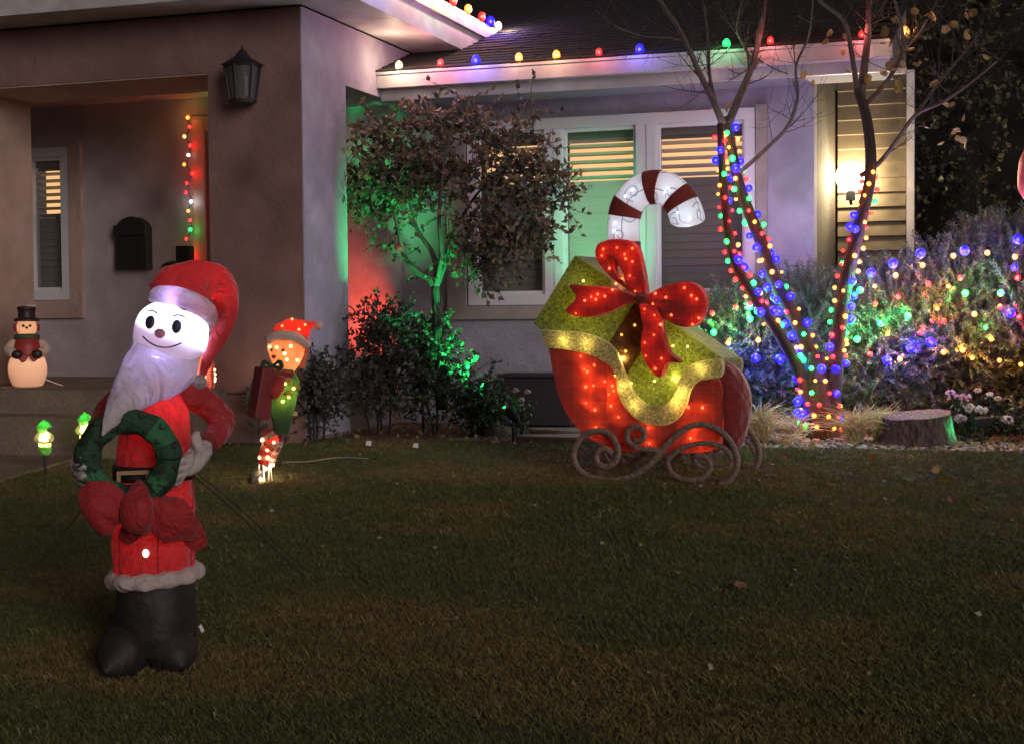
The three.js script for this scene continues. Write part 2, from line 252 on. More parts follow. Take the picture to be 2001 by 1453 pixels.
// windows: frame > panes, slats of the blind, the lit room behind
function windowUnit(name, x0, x1, y0, y1, lights, split, trim) {
  const t = 0.045, f = [bx(x0, x1, y1 - 0.09, y1, -0.07, 0.03), bx(x0, x1, y0, y0 + 0.09, -0.07, 0.03), bx(x0, x0 + 0.09, y0 + 0.0905, y1 - 0.0905, -0.07, 0.03), bx(x1 - 0.09, x1, y0 + 0.0905, y1 - 0.0905, -0.07, 0.03)];
  const w = H('window', f, M.vinyl);
  for (let i = 1; i < lights.length; i++) { const a = lights[i - 1][1], b = lights[i][0], c = (a + b) / 2; H('mullion', [bx(a, c - 0.006, y0 + 0.0905, y1 - 0.0905, -0.068, 0.02), bx(c - 0.006, c + 0.006, y0 + 0.0905, y1 - 0.0905, -0.066, 0.008), bx(c + 0.006, b, y0 + 0.0905, y1 - 0.0905, -0.067, 0.02)], M.vinyl, w); }
  for (const [a, b, kind] of lights) {
    const ya = y0 + 0.09, yb = y1 - 0.09;
    H('sash', [bx(a + 0.001, a + 0.028, ya + 0.001, yb - 0.001, -0.06, -0.005), bx(b - 0.028, b - 0.001, ya + 0.001, yb - 0.001, -0.06, -0.005), bx(a + 0.0285, b - 0.0285, yb - 0.03, yb - 0.001, -0.06, -0.005), bx(a + 0.0285, b - 0.0285, ya + 0.001, ya + 0.03, -0.06, -0.005)], M.vinyl, w);
    H('pane', bx(a + 0.029, b - 0.029, ya + 0.031, yb - 0.031, -0.04, -0.036), M.glass, w);
    const sh = 0.066, top = yb - 0.05, geo = uvm(rbx(b - a - 0.03, 0.074, 0.006, 0.002, 1)), c = (a + b) / 2;
    for (let y = top - 0.03; y > ya; y -= sh) {
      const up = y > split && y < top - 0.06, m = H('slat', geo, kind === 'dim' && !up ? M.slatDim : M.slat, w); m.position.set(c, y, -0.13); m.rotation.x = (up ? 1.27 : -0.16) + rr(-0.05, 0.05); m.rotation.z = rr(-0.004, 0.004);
    }
    H('window_light', bx(a - 0.02, b + 0.02, split + 0.005, yb - 0.09, -0.3, -0.29), M.roomLit, w);
    H('valance', bx(a + 0.001, b - 0.001, yb - 0.085, yb, -0.17, -0.1), M.slatDim, w);
  }
  return w;
}
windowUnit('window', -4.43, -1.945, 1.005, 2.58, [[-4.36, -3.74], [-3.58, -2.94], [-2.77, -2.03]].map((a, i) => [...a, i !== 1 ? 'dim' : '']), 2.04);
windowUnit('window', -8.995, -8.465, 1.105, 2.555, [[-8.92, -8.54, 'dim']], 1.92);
H('window_trim', [bx(-4.62, -1.87, 0.885, 1.0, 0.001, 0.05), bx(-4.62, -4.445, 1.0005, 2.6, 0.001, 0.045), bx(-1.938, -1.85, 1.0005, 2.6, 0.001, 0.045)], M.sillTan);
H('window_trim', [bx(-9.1, -8.32, 0.93, 1.1, 0.001, 0.05), bx(-8.455, -8.32, 1.1005, 2.6, 0.001, 0.045)], M.wallTan);
H('room', [bx(-5, -1.7, 0.8, 2.7, -0.82, -0.8), bx(-9.2, -8.2, 0.8, 2.7, -0.82, -0.8)], M.roomDark);
// door casing beside the porch pillar
{ const d = H('door', [bx(-6.98, -6.12, 0.376, 2.62, 0.002, 0.03), bx(-6.86, -6.25, 1.55, 2.45, 0.03, 0.036), bx(-6.86, -6.25, 0.55, 1.35, 0.03, 0.036)], S({ color: C3(0.4, 0.24, 0.16), roughness: 0.5 }));
  H('door_frame', [bx(-7.1, -6.985, 0.376, 2.73, 0.002, 0.06), bx(-6.115, -6.0, 0.376, 2.73, 0.002, 0.06), bx(-6.98, -6.12, 2.625, 2.73, 0.002, 0.06)], S({ color: C3(0.5, 0.36, 0.25), roughness: 0.6 }), d);
  H('handle', at(new THREE.SphereGeometry(0.03, 12, 8), -6.9, 1.35, 0.07), M.chrome, d); }
{ // side yard screen of boards, lit by a lamp
  const w = thing('side_screen', 'tall lit clapboard screen with a white corner post beyond the house corner', 'screen', [0, 0, 0]);
  const boards = S({ color: C3(0.17, 0.135, 0.09), roughness: 0.7, map: rep(tMottle, 1.2) });
  const q = uvm(rbx(0.6, 0.135, 0.025, 0.006, 1));
  mesh('backing', bx(-1.46, -0.86, 0, 3.02, -1.6, -1.58), M.wallBrown, w);
  for (let y = 0.1; y < 2.97; y += 0.13) { const m = mesh('board', q, boards, w); m.position.set(-1.16, y, -1.55); m.rotation.x = -0.16 + rr(-0.01, 0.01); }
  mesh('corner_post', bx(-0.855, -0.79, 0, 3.05, -1.6, -1.5), M.trimWhite, w);
  mesh('top_rail', bx(-1.46, -0.856, 3.021, 3.07, -1.6, -1.49), M.trimWhite, w);
}
{ // wall lantern on the porch pillar
  const L = thing('wall_lantern', 'unlit black carriage lantern mounted on the brown porch pillar', 'lantern', [-5.475, 2.53, 1.942]);
  const hex = (r0, r1, y0, y1, z) => { const g = new THREE.CylinderGeometry(r1, r0, y1 - y0, 6, 1); return g.translate(0, (y0 + y1) / 2, z); };
  mesh('back_plate', at(rbx(0.1, 0.24, 0.02, 0.008), 0, 0.2, 0.011), M.iron, L);
  mesh('bracket', loft([[0, 0.3, 0.01], [0, 0.36, 0.05], [0, 0.34, 0.12]], [0.012, 0.012, 0.012], { n: 10, seg: 6 }), M.iron, L);
  mesh('roof', flatGeo([hex(0.165, 0.06, 0.285, 0.345, 0.13), hex(0.06, 0.02, 0.345, 0.4, 0.13), hex(0.012, 0.002, 0.4, 0.445, 0.13)]), M.iron, L);
  mesh('pane', hex(0.095, 0.13, 0.025, 0.27, 0.13), M.lanternGlass, L);
  const ribs = []; for (let i = 0; i < 6; i++) { const a = i / 6 * 6.283 + 0.0, s = Math.sin(a), c = Math.cos(a); ribs.push(loft([[0.1 * s, 0.02, 0.13 + 0.1 * c], [0.137 * s, 0.28, 0.13 + 0.137 * c]], [0.009, 0.009], { n: 2, seg: 5 })); }
  mesh('frame', flatGeo([...ribs, hex(0.1, 0.105, 0, 0.025, 0.13), hex(0.14, 0.15, 0.268, 0.285, 0.13)]), M.iron, L);
  mesh('candle', at(new THREE.CylinderGeometry(0.012, 0.012, 0.15, 8), 0.03, 0.13, 0.13), M.white, L);
}
{ // mailbox
  const b = thing('mailbox', 'black arched wall mailbox on the back wall of the porch', 'mailbox', [-7.74, 1.38, 0.002]);
  const s = new THREE.Shape(); s.moveTo(-0.16, 0); s.lineTo(0.16, 0); s.lineTo(0.16, 0.38); s.absarc(0, 0.30, 0.18, 0.45, Math.PI - 0.45); s.lineTo(-0.16, 0.38); s.closePath();
  mesh('body', new THREE.ExtrudeGeometry(s, { depth: 0.1, bevelThickness: 0.006, bevelSize: 0.006, bevelSegments: 2 }).translate(0, 0, 0.006), M.iron, b);
  mesh('lid', at(rbx(0.35, 0.1, 0.02, 0.008), 0, 0.36, 0.125, -0.15), M.iron, b);
  mesh('flap', at(rbx(0.26, 0.2, 0.008, 0.003), 0, 0.16, 0.115), M.black, b);
}
{ // kettle grill on the porch
  const b = thing('kettle_grill', 'black round kettle grill with a side shelf on the porch', 'grill', [-7.14, 0.376, 0.35]);
  mesh('bowl', ball(0, 0.93, 0, 0.13, 0.11, 0.13), M.blackGloss, b); mesh('lid', ball(0, 0.975, 0, 0.125, 0.085, 0.125), M.blackGloss, b);
  mesh('side_shelf', at(rbx(0.14, 0.16, 0.1, 0.01), 0.02, 1.12, -0.16), M.black, b);
  mesh('handle', loft([[-0.1, 0.92, 0.08], [0, 0.875, 0.14], [0.09, 0.93, 0.1]], [0.008, 0.008, 0.008], { n: 12, seg: 6 }), M.chrome, b);
  for (let i = 0; i < 3; i++) { const a = i * 2.09 + 0.5; mesh('leg', loft([[0.07 * Math.cos(a), 0.85, 0.07 * Math.sin(a)], [0.16 * Math.cos(a), 0, 0.16 * Math.sin(a)]], [0.011, 0.011], { n: 2, seg: 6 }), M.black, b); }
}

// ---------------------------------------------------------------- eave lights
const sockG = new THREE.CylinderGeometry(0.014, 0.016, 0.035, 8);
{
  const sock = (o, x, y, z) => { const m = mesh('socket', sockG, M.wire, o); m.position.set(x, y, z); };
  const o = thing('string_light', 'large coloured bulbs along the gutter of the long front eave', 'string lights'), seq = 'worbwwrbwgrbry', pts = [];
  const xs = []; for (let i = 0; i < 13; i++) xs.push(-4.83 + i * 0.342);
  const col = ['w', 'r', 'b', 'o', 'o', 'r', 'b', 'o', 'g', 'r', 'b', 'r', 'o'];
  xs.forEach((x, i) => { pts.push([x, 2.975 + rr(0, 0.01), 0.5], [x + 0.17, 2.972, 0.47 + rr(0, 0.03)]); if (i === 7 || i === 10) return;
    const k = col[i]; bulb(o, [x + rr(-0.02, 0.02), 3.012, 0.53], k, k === 'b' ? 0.036 : k === 'r' ? 0.026 : 0.032, i < 3 ? 0.4 : k === 'b' ? 0.24 : 0.17, [x, 3.03, 0.66], 0.22).scale.y *= 1.35; sock(o, x, 2.985, 0.53); });
  mesh('wire', wire(pts, 0.004, 160), M.wire, o);
  const p = thing('string_light', 'coloured bulbs along the upper edge of the porch eave', 'string lights'), pp = [];
  ['g', 'r', 'o', 'r', 'b', 'w', 'g', 'r', 'o', 'b', 'w'].forEach((k, i) => { const z = i < 6 ? [0.35, 0.05, -0.32, -0.68, -0.92, -1.14][i] : 0.35 + (i - 5) * 0.32; pp.push([-4.555, 3.6, z], [-4.57, 3.598, z + 0.12]); bulb(p, [-4.535, 3.625, z], k, k === 'b' ? 0.04 : 0.034, k === 'b' ? 0.8 : 0.4, [-4.44, 3.63, z], k === 'b' ? 0 : 0.35).scale.y *= 1.3; sock(p, -4.54, 3.595, z); });
  pp.sort((a, b) => a[2] - b[2]); mesh('wire', wire(pp, 0.004, 100), M.wire, p);
}
{ // door string on the casing
  const o = thing('string_light', 'coloured bulbs hanging down beside the porch door casing', 'string lights'), pts = [[-6.85, 2.76, 0.1]], seq = 'oryrcorrrcorgrorgrcorro'; let i = 0;
  for (let y = 2.75; y > 0.8; y -= 0.085) { const x = -7.125 + 0.025 * Math.sin(i * 2.3), k = seq[i % seq.length]; pts.push([x, y, 0.085]); bulb(o, [x + rr(-0.02, 0.02), y, 0.1], k, 0.017, i % 3 ? 0 : 0.02); i++; }
  mesh('wire', wire(pts, 0.004, 120), M.wire, o);
}

// ---------------------------------------------------------------- sleigh with gift box and candy cane
const SL = [-2.07, -0.12, 3.0], SLR = R(-6);
const tSwirl = (() => { const c = document.createElement('canvas'); c.width = 256; c.height = 512; const x = c.getContext('2d'); x.fillStyle = '#fff'; x.fillRect(0, 0, 256, 512); x.strokeStyle = '#b9bec3'; x.lineWidth = 4;
  for (let j = 0; j < 24; j++) { const cx = (j % 3) * 86 + 43 + ((j / 3 | 0) % 2) * 30, cy = (j / 3 | 0) * 64 + 32, h = j % 2 ? 1 : -1; x.beginPath(); for (let a = 0; a < 9; a += 0.25) { const q = 3 + a * 2.6; x.lineTo(cx + h * q * Math.cos(a), cy + q * Math.sin(a)); } x.stroke(); }
  for (let i = 0; i < 4; i++) { x.fillStyle = '#9aa0a5'; x.fillRect(i * 64, 0, 3, 512); }
  const t = new THREE.CanvasTexture(c); t.colorSpace = THREE.SRGBColorSpace; t.wrapS = t.wrapT = THREE.RepeatWrapping; return t; })();
const F = {
  red: P({ color: C3(0.55, 0.075, 0.045), transmission: 0.5, thickness: 0, roughness: 1, map: rep(tMesh, 0.36), bumpMap: rep(tWrink, 1.5), bumpScale: 0.02, side: THREE.DoubleSide }),
  redDeep: P({ color: C3(0.42, 0.025, 0.025), transmission: 0.4, thickness: 0, roughness: 1, map: rep(tMesh, 0.5), bumpMap: rep(tWrink, 3), bumpScale: 0.02, side: THREE.DoubleSide }),
  gold: P({ color: C3(0.9, 0.85, 0.45), transmission: 0.5, thickness: 0, roughness: 1, map: rep(tGlit, 0.4), bumpMap: rep(tWrink, 2), bumpScale: 0.015, side: THREE.DoubleSide }),
  green: P({ color: C3(0.4, 0.52, 0.1), transmission: 0.4, thickness: 0, roughness: 1, map: rep(tGlit, 0.3), side: THREE.DoubleSide }),
  band: P({ color: C3(0.42, 0.21, 0.05), transmission: 0.4, thickness: 0, roughness: 1, map: rep(tGlit, 0.3), side: THREE.DoubleSide }),
  cane: P({ color: C3(0.86, 0.88, 0.9), transmission: 0.5, thickness: 0, roughness: 1, map: rep(tSwirl, 1.7, 0.85), side: THREE.DoubleSide }),
  caneRed: P({ color: C3(0.5, 0.07, 0.06), transmission: 0.4, thickness: 0, roughness: 1, map: rep(tMesh, 4), side: THREE.DoubleSide }),
  runner: S({ color: C3(0.44, 0.31, 0.255), roughness: 0.6, metalness: 0.1, map: rep(tGlit, 0.35) }),
};
// bulbs clipped in the cloth: list of [x, y], each with a lamp a little behind the cloth
const clip = (o, list, z, k, r, I, back = 0.07) => list.forEach(([x, y]) => bulb(o, [x, y, z], k, r * rr(0.8, 1.15), I, [x, y, z - back]));
const sleigh = thing('sleigh', 'red mesh sleigh with gold scalloped rim, glowing bulbs and scrolled runners', 'sleigh', SL, SLR);
const redLine = [[-.753,.84],[-.627,.817],[-.458,.782],[-.322,.715],[-.278,.631],[-.265,.535],[-.21,.439],[-.119,.362],[.017,.34],[.119,.381],[.18,.468],[.21,.564],[.265,.619],[.363,.641],[.407,.583],[.421,.455],[.407,.311],[.366,.218],[.288,.176],[.017,.167],[-.288,.179],[-.458,.237],[-.587,.34],[-.675,.487],[-.722,.647]];
mesh('body', cutout(redLine, 0.42, { bevel: 0.012, z: 0 }), F.red, sleigh);
const rim = [[-.797,.942],[-.661,.929],[-.526,.92],[-.39,.881],[-.305,.827],[-.261,.756],[-.22,.644],[-.166,.535],[-.078,.465],[.017,.465],[.085,.506],[.122,.599],[.173,.686],[.258,.737],[.4,.75],[.397,.647],[.261,.622],[.21,.564],[.18,.468],[.119,.378],[.017,.337],[-.119,.359],[-.214,.436],[-.271,.535],[-.285,.631],[-.329,.708],[-.458,.776],[-.627,.811],[-.76,.833]];
mesh('rim', cutout(rim, 0.045, { bevel: 0.008, z: 0.02 }), F.gold, sleigh);
mesh('rim', cutout(rim, 0.045, { bevel: 0.008, z: -0.4 }), F.gold, sleigh);
{ const g = new THREE.SphereGeometry(1, 24, 20), p = g.attributes.position; g.scale(0.1, 0.3, 0.22);
  for (let i = 0; i < p.count; i++) p.setX(i, p.getX(i) + 0.06 * Math.pow(p.getY(i) / 0.3, 3) * -1 - 0.05 * Math.pow(p.getY(i) / 0.3, 2)); g.computeVertexNormals();
  mesh('dashboard', g.translate(0.42, 0.47, -0.205), F.redDeep, sleigh, 'deep red curved front panel of the sleigh'); }
const ribsM = S({ color: C3(0.25, 0.05, 0.03) });
for (const s of [[[-.356,.705],[-.349,.455],[-.37,.199]], [[-.753,.808],[-.56,.487],[-.288,.333],[.017,.237],[.254,.224]], [[.051,.333],[.051,.173]]]) mesh('seam', loft(d3(s, 0.004), s.map(() => 0.0035), { seg: 6, n: 16 }), ribsM, sleigh);
clip(sleigh, [[-.526,.769],[-.482,.67],[-.434,.712],[-.492,.574],[-.502,.686],[-.431,.429],[-.336,.529],[-.312,.583],[-.424,.317],[-.322,.455],[-.441,.583],[-.271,.385],[-.071,.321],[-.064,.224],[.19,.455],[.227,.327],[.282,.455],[.153,.455],[.275,.228],[.204,.263],[-.302,.551],[-.492,.471],[-.363,.609]], 0.009, 's', 0.0095, 0.02, 0.03);
clip(sleigh, [[-.634,.865],[-.475,.853],[-.244,.756],[-.288,.647],[-.234,.583],[-.153,.471],[.098,.631],[.153,.551],[.275,.699],[.112,.487]], 0.025, 'y', 0.009, 0.032, 0.035);
glow(sleigh.localToWorld(V(-0.2, 0.45, -0.2)), HUE.s, 0.1); glow(sleigh.localToWorld(V(0.2, 0.4, -0.2)), HUE.s, 0.08);
const scroll = [[-.302,.157],[-.356,.186],[-.404,.157],[-.404,.096],[-.343,.071],[-.275,.115],[-.268,.199],[-.322,.279],[-.424,.295],[-.519,.244],[-.563,.151],[-.546,.064],[-.458,.003],[-.322,-.016],[-.18,.013],[-.051,.096],[.051,.215],[.153,.308],[.271,.353],[.397,.321],[.485,.224],[.512,.119],[.471,.022],[.39,-.019]];
const scrollB = [[.485,.135],[.444,.199],[.339,.237],[.22,.224],[.112,.173],[.064,.109],[.105,.038],[.204,.006],[.305,.032],[.343,.096],[.309,.151],[.241,.16]];
const scrollC = [[.017,.183],[-.153,.205],[-.2,.256],[-.187,.311],[-.132,.33],[-.085,.295],[-.105,.244],[-.153,.244]];
for (const z of [0.045, -0.47]) {
  const r = mesh('runner', loft(d3(scroll, z), () => 0.02, { n: 120, seg: 10, flat: 0.55, ref: V(0, 0, 1) }), F.runner, sleigh);
  mesh('scroll', loft(d3(scrollB, z - 0.004), () => 0.016, { n: 70, seg: 10, flat: 0.5, ref: V(0, 0, 1) }), F.runner, r);
  mesh('scroll', loft(d3(scrollC, z + 0.006), () => 0.018, { n: 50, seg: 10, flat: 0.5, ref: V(0, 0, 1) }), F.runner, r);
}
mesh('axle', flatGeo([bx(-0.3, -0.27, 0.14, 0.17, -0.46, 0.04), bx(0.25, 0.28, 0.14, 0.17, -0.46, 0.04)]), F.runner, sleigh);
{ // gift box, tilted in the sleigh
  const b = thing('gift_box', 'glittery green gift box with brown band and big red bow tilted in the sleigh', 'gift box', SL, SLR);
  const c = [[-.234,.865]][0], w = 1.19, h = 0.53, dp = 0.4, rz = R(-34), cs = Math.cos(rz), sn = Math.sin(rz), L = (x, y, z) => [c[0] + x * cs - y * sn, c[1] + x * sn + y * cs, z];
  const boxG = (x, y, z, d, px, m) => { const g = rbx(x, y, z, 0.012, 2); return uvm(at(g.translate(px, 0, 0), c[0], c[1], d, 0, 0, rz)); };
  mesh('carton', boxG(w, h, dp, -0.225, 0), F.green, b);
  mesh('band', boxG(0.21, h + 0.012, dp + 0.02, -0.225, 0.02), F.band, b);
  for (const [x, y] of [[-0.45, 0.16], [-0.38, -0.05], [-0.2, 0.2], [-0.15, -0.12], [0.28, 0.15], [0.3, -0.1], [0.5, 0.12], [0.45, -0.02], [0.18, -0.2], [0.36, 0.2]]) { const q = L(x, y, -0.022); bulb(b, q, 'y', 0.009, 0.03, L(x, y, -0.11)); }
  for (const [x, y] of [[0, 0.12], [0.04, -0.05], [0.06, -0.16], [-0.04, 0.02]]) bulb(b, L(x, y, -0.012), 'o', 0.009, 0.02, L(x, y, -0.1));
  glow(b.localToWorld(V(...L(-0.35, 0, -0.22))), HUE.y, 0.13); glow(b.localToWorld(V(...L(0.35, 0, -0.22))), HUE.y, 0.28);
  const bow = (pts, holes, z, n) => mesh(n, cutout(pts, 0.07, { bevel: 0.012, z, holes: holes.map((h) => { const c = h.reduce((a, p) => [a[0] + p[0] / h.length, a[1] + p[1] / h.length], [0, 0]); return h.map((p) => [c[0] + (p[0] - c[0]) * 1.5, c[1] + (p[1] - c[1]) * 1.7]); }) }), F.redDeep, b);
  bow([[-.051,1.122],[-.119,1.154],[-.193,1.199],[-.288,1.269],[-.356,1.343],[-.387,1.417],[-.363,1.478],[-.271,1.503],[-.153,1.487],[-.098,1.417],[-.075,1.321],[-.058,1.224]], [[[-.268,1.353],[-.234,1.346],[-.197,1.285],[-.18,1.224],[-.214,1.247],[-.251,1.288]]], 0.1, 'bow_loop');
  bow([[-.078,1.115],[.017,1.183],[.153,1.224],[.261,1.218],[.329,1.144],[.326,1.048],[.275,.968],[.187,.952],[.085,.994],[0,1.058]], [[[.014,1.087],[.092,1.103],[.173,1.074],[.156,1.045],[.071,1.054]]], 0.11, 'bow_loop');
  bow([[-.092,1.096],[-.153,1.157],[-.322,1.205],[-.458,1.215],[-.566,1.221],[-.522,1.144],[-.594,1.054],[-.458,1.016],[-.322,1.042],[-.204,1.09],[-.136,1.109]], [], 0.095, 'bow_tail');
  bow([[-.098,1.103],[-.003,1.087],[.047,1.032],[.058,.936],[.095,.808],[.173,.737],[.088,.728],[.044,.644],[-.031,.705],[-.078,.808],[-.068,.936],[-.078,1.032]], [], 0.12, 'bow_tail');
  const k = [[-.078,1.122]][0]; mesh('bow_knot', ball(k[0], k[1], 0.09, 0.05, 0.045, 0.045), F.redDeep, b);
  clip(b, [[-.329,1.442],[-.237,1.449],[-.187,1.407],[-.136,1.442],[-.18,1.378],[-.288,1.321],[-.153,1.272],[-.339,1.401],[-.119,1.176],[-.248,1.224],[-.136,1.359],[-.204,1.256]], 0.109, 's', 0.009, 0.015, 0.028);
  clip(b, [[-.458,1.122],[-.414,1.144],[-.37,1.16],[-.322,1.147],[-.519,1.042],[-.271,1.186],[-.383,1.128]], 0.104, 's', 0.009, 0.015, 0.028);
  clip(b, [[.017,1.16],[.085,1.135],[.248,1.144],[.282,1.122],[.295,1.006],[.119,1.026],[.204,1.192],[0,1.096],[.254,.968]], 0.119, 's', 0.009, 0.015, 0.028);
  clip(b, [[-.051,1.064],[.014,1.026],[.01,.904],[-.051,.856],[.058,.76],[.017,.696],[-.044,.776],[.051,.968]], 0.129, 's', 0.009, 0.015, 0.028);
}
{ // candy cane
  const b = thing('candy_cane', 'tall white light-up candy cane with red stripes standing behind the red bow', 'candy cane', SL, SLR), z = -0.05;
  const line = [[-.224,1.16],[-.241,1.337],[-.248,1.481],[-.251,1.609],[-.224,1.721],[-.149,1.801],[-.044,1.83],[.058,1.801],[.129,1.724],[.166,1.641],[.176,1.571]], cv = new THREE.CatmullRomCurve3(d3(line, z).map((p) => V(...p)), false, 'centripetal');
  const rad = (t) => 0.105 * Math.sqrt(Math.max(0.0004, 1 - Math.pow(Math.max(0, (t - 0.93) / 0.07), 2))) * (1 + 0.1 * Math.max(0, t - 0.7) * 3);
  mesh('cane_body', loft(cv, rad, { n: 70, seg: 24, flat: 0.7, ref: V(0, 0, 1) }), F.cane, b);
  for (const [a, c] of [[0.1, 0.205], [0.335, 0.415], [0.555, 0.63], [0.745, 0.825]]) mesh('stripe', loft(cv, rad, { n: 12, seg: 24, flat: 0.72, ref: V(0, 0, 1), t0: a, t1: c, grow: 0.0035 }), F.caneRed, b);
  for (const t of [0.26, 0.3, 0.46, 0.52, 0.68, 0.72, 0.88, 0.93]) { const p = cv.getPoint(t); bulb(b, [p.x + rr(-0.04, 0.04), p.y, p.z + 0.072], 'c', 0.009, 0.016, [p.x, p.y, p.z]); }
}

// ---------------------------------------------------------------- inflatable Santa with wreath
{
  const o = thing('inflatable_santa', 'tall inflatable santa with glowing white face, drooping red hat and green wreath', 'inflatable', [-3.3, -0.5, 6.91], R(32.4));
  const W = { bumpMap: rep(tWrink, 2.2), bumpScale: 0.05 };
  const nylon = (r, g, b, t = 0.35) => P({ color: C3(r, g, b), transmission: t, thickness: 0, roughness: 0.8, side: THREE.DoubleSide, ...W });
  const red = nylon(0.52, 0.025, 0.03), redHat = nylon(0.6, 0.03, 0.035, 0.45), wht = nylon(0.72, 0.66, 0.64, 0.4), blk = S({ color: C3(0.022, 0.017, 0.018), roughness: 0.65, bumpMap: rep(tWrink, 1.6), bumpScale: 0.018 }), grn = S({ color: C3(0.018, 0.06, 0.028), roughness: 0.8, ...W }), grnL = S({ color: C3(0.03, 0.15, 0.06), roughness: 0.8, ...W });
  const face = P({ color: C3(0.9, 0.9, 0.93), transmission: 0.5, thickness: 0, roughness: 1, side: THREE.DoubleSide });
  const A = (p, z) => d3(p, z);
  // boots, legs, hem, coat
  for (const [p, n] of [[[[-.058,.13],[-.091,.085],[-.133,.056],[-.17,.031]], 0], [[[.054,.13],[.083,.085],[.112,.056],[.128,.031]], 1]]) { const g = loft(A(p, [0, 0.06, 0.14, 0.2]), [0.085, 0.105, 0.1, 0.06, 0.01], { n: 22, seg: 20 }); mesh('boot', g, blk, o); }
  mesh('trousers', loft(A([[.035,.058],[.033,.151],[.031,.255],[.029,.358]], 0), [0.135, 0.158, 0.16, 0.158, 0.15], { n: 20, seg: 28, lumps: 0.02 }), blk, o);
  mesh('coat', loft(A([[.029,.337],[.029,.362],[.027,.524],[.029,.669],[.033,.834],[.05,1],[.072,1.114],[.089,1.176]], [0, 0, 0, 0, 0, -0.01, -0.02, -0.02]), [0.1, 0.158, 0.165, 0.163, 0.155, 0.145, 0.125, 0.09, 0.05], { n: 36, seg: 30, lumps: 0.018 }), red, o);
  { const prof = (y) => lerpA([0.158, 0.165, 0.163, 0.155, 0.145, 0.125], Math.min(1, Math.max(0, (y - 0.36) / 0.75))), cx = (y) => 0.029 + 0.035 * Math.max(0, (y - 0.5) / 0.6); for (const a of [0.5, 1.5, 2.55]) { const q = []; for (let i = 0; i <= 12; i++) { const y = 0.38 + i * 0.052; q.push([cx(y) + Math.cos(a) * (prof(y) + 0.001), y, Math.sin(a) * (prof(y) + 0.001)]); } mesh('seam', wire(q, 0.0022, 30, 5), S({ color: C3(0.2, 0.012, 0.015) }), o); } }
  { const pts = []; for (let i = 0; i < 28; i++) { const a = i / 28 * 6.283; pts.push(V(0.03 + 0.165 * Math.cos(a), 0.372 + 0.012 * Math.cos(a), 0.165 * Math.sin(a))); }
    const cv = new THREE.CatmullRomCurve3(pts, true); mesh('hem', loft(cv, (t) => 0.033 + 0.004 * Math.sin(t * 70), { n: 90, seg: 12 }), wht, o, 'white furry hem of the red coat'); }
  mesh('belt', loft(A([[.033,.762],[.033,.824]], 0), [0.161, 0.163, 0.161], { n: 4, seg: 30 }), blk, o);
  { const bz = 0.168; mesh('buckle', flatGeo([bx(-0.11, 0.015, 0.8, 0.815, bz, bz + 0.012), bx(-0.11, 0.015, 0.73, 0.745, bz, bz + 0.012), bx(-0.11, -0.095, 0.7455, 0.7995, bz, bz + 0.012), bx(0, 0.015, 0.7455, 0.7995, bz, bz + 0.012)]), S({ color: C3(0.35, 0.22, 0.09), roughness: 0.7 }), o); }
  mesh('coat_button', ball(-0.005, 0.487, 0.167, 0.013, 0.017, 0.01), S({ color: C3(0.9, 0.9, 0.85), emissive: C3(1, 0.95, 0.8), emissiveIntensity: 1.5 }), o).name = 'lamp_button';
  // arms and gloves
  mesh('sleeve', loft(A([[.099,1.093],[.17,1.099],[.248,1.058],[.304,.996],[.286,.942],[.244,.913]], [-0.02, -0.02, -0.03, -0.02, 0.06, 0.13]), [0.05, 0.062, 0.057, 0.055, 0.045, 0.042], { n: 30, seg: 18, lumps: 0.04 }), red, o);
  mesh('sleeve', loft(A([[-.046,1.093],[-.097,1.085],[-.141,1.05],[-.178,.988],[-.211,.921]], [-0.02, -0.02, 0, 0.06, 0.13]), [0.045, 0.05, 0.045, 0.04, 0.036], { n: 30, seg: 18, lumps: 0.04 }), red, o);
  const glove = (palm, zs, fingers) => { const parts = [loft(A(palm, zs), [0.03, 0.052, 0.055, 0.04, 0.02], { n: 18, seg: 16, flat: 0.75, lumps: 0.05 })]; for (const [p, z] of fingers) parts.push(loft(A(p, z), [0.022, 0.021, 0.019, 0.008], { n: 12, seg: 10 })); return mesh('glove', flatGeo(parts), wht, o); };
  glove([[.236,.909],[.203,.867],[.17,.83],[.128,.797]], [0.13, 0.17, 0.2, 0.2], [[[[.182,.863],[.137,.849],[.095,.855],[.062,.867]], [0.2, 0.24, 0.25, 0.24]], [[[.17,.839],[.128,.822],[.093,.818],[.066,.824]], [0.21, 0.245, 0.25, 0.24]], [[[.153,.818],[.124,.793],[.095,.785],[.075,.793]], [0.2, 0.24, 0.245, 0.23]], [[[.137,.801],[.116,.772],[.099,.76]], [0.19, 0.22, 0.23]], [[[.211,.88],[.199,.913],[.195,.946],[.203,.963]], [0.18, 0.2, 0.2, 0.19]]]);
  glove([[-.215,.913],[-.232,.867],[-.24,.828],[-.232,.785]], [0.13, 0.15, 0.165, 0.165], [[[[-.244,.876],[-.236,.884],[-.215,.876]], [0.19, 0.24, 0.26]], [[[-.253,.843],[-.24,.847],[-.217,.839]], [0.19, 0.24, 0.26]], [[[-.251,.81],[-.238,.81],[-.217,.805]], [0.19, 0.24, 0.26]], [[[-.24,.781],[-.228,.776],[-.211,.776]], [0.18, 0.23, 0.25]], [[[-.224,.892],[-.211,.909],[-.195,.905]], [0.17, 0.2, 0.22]]]);
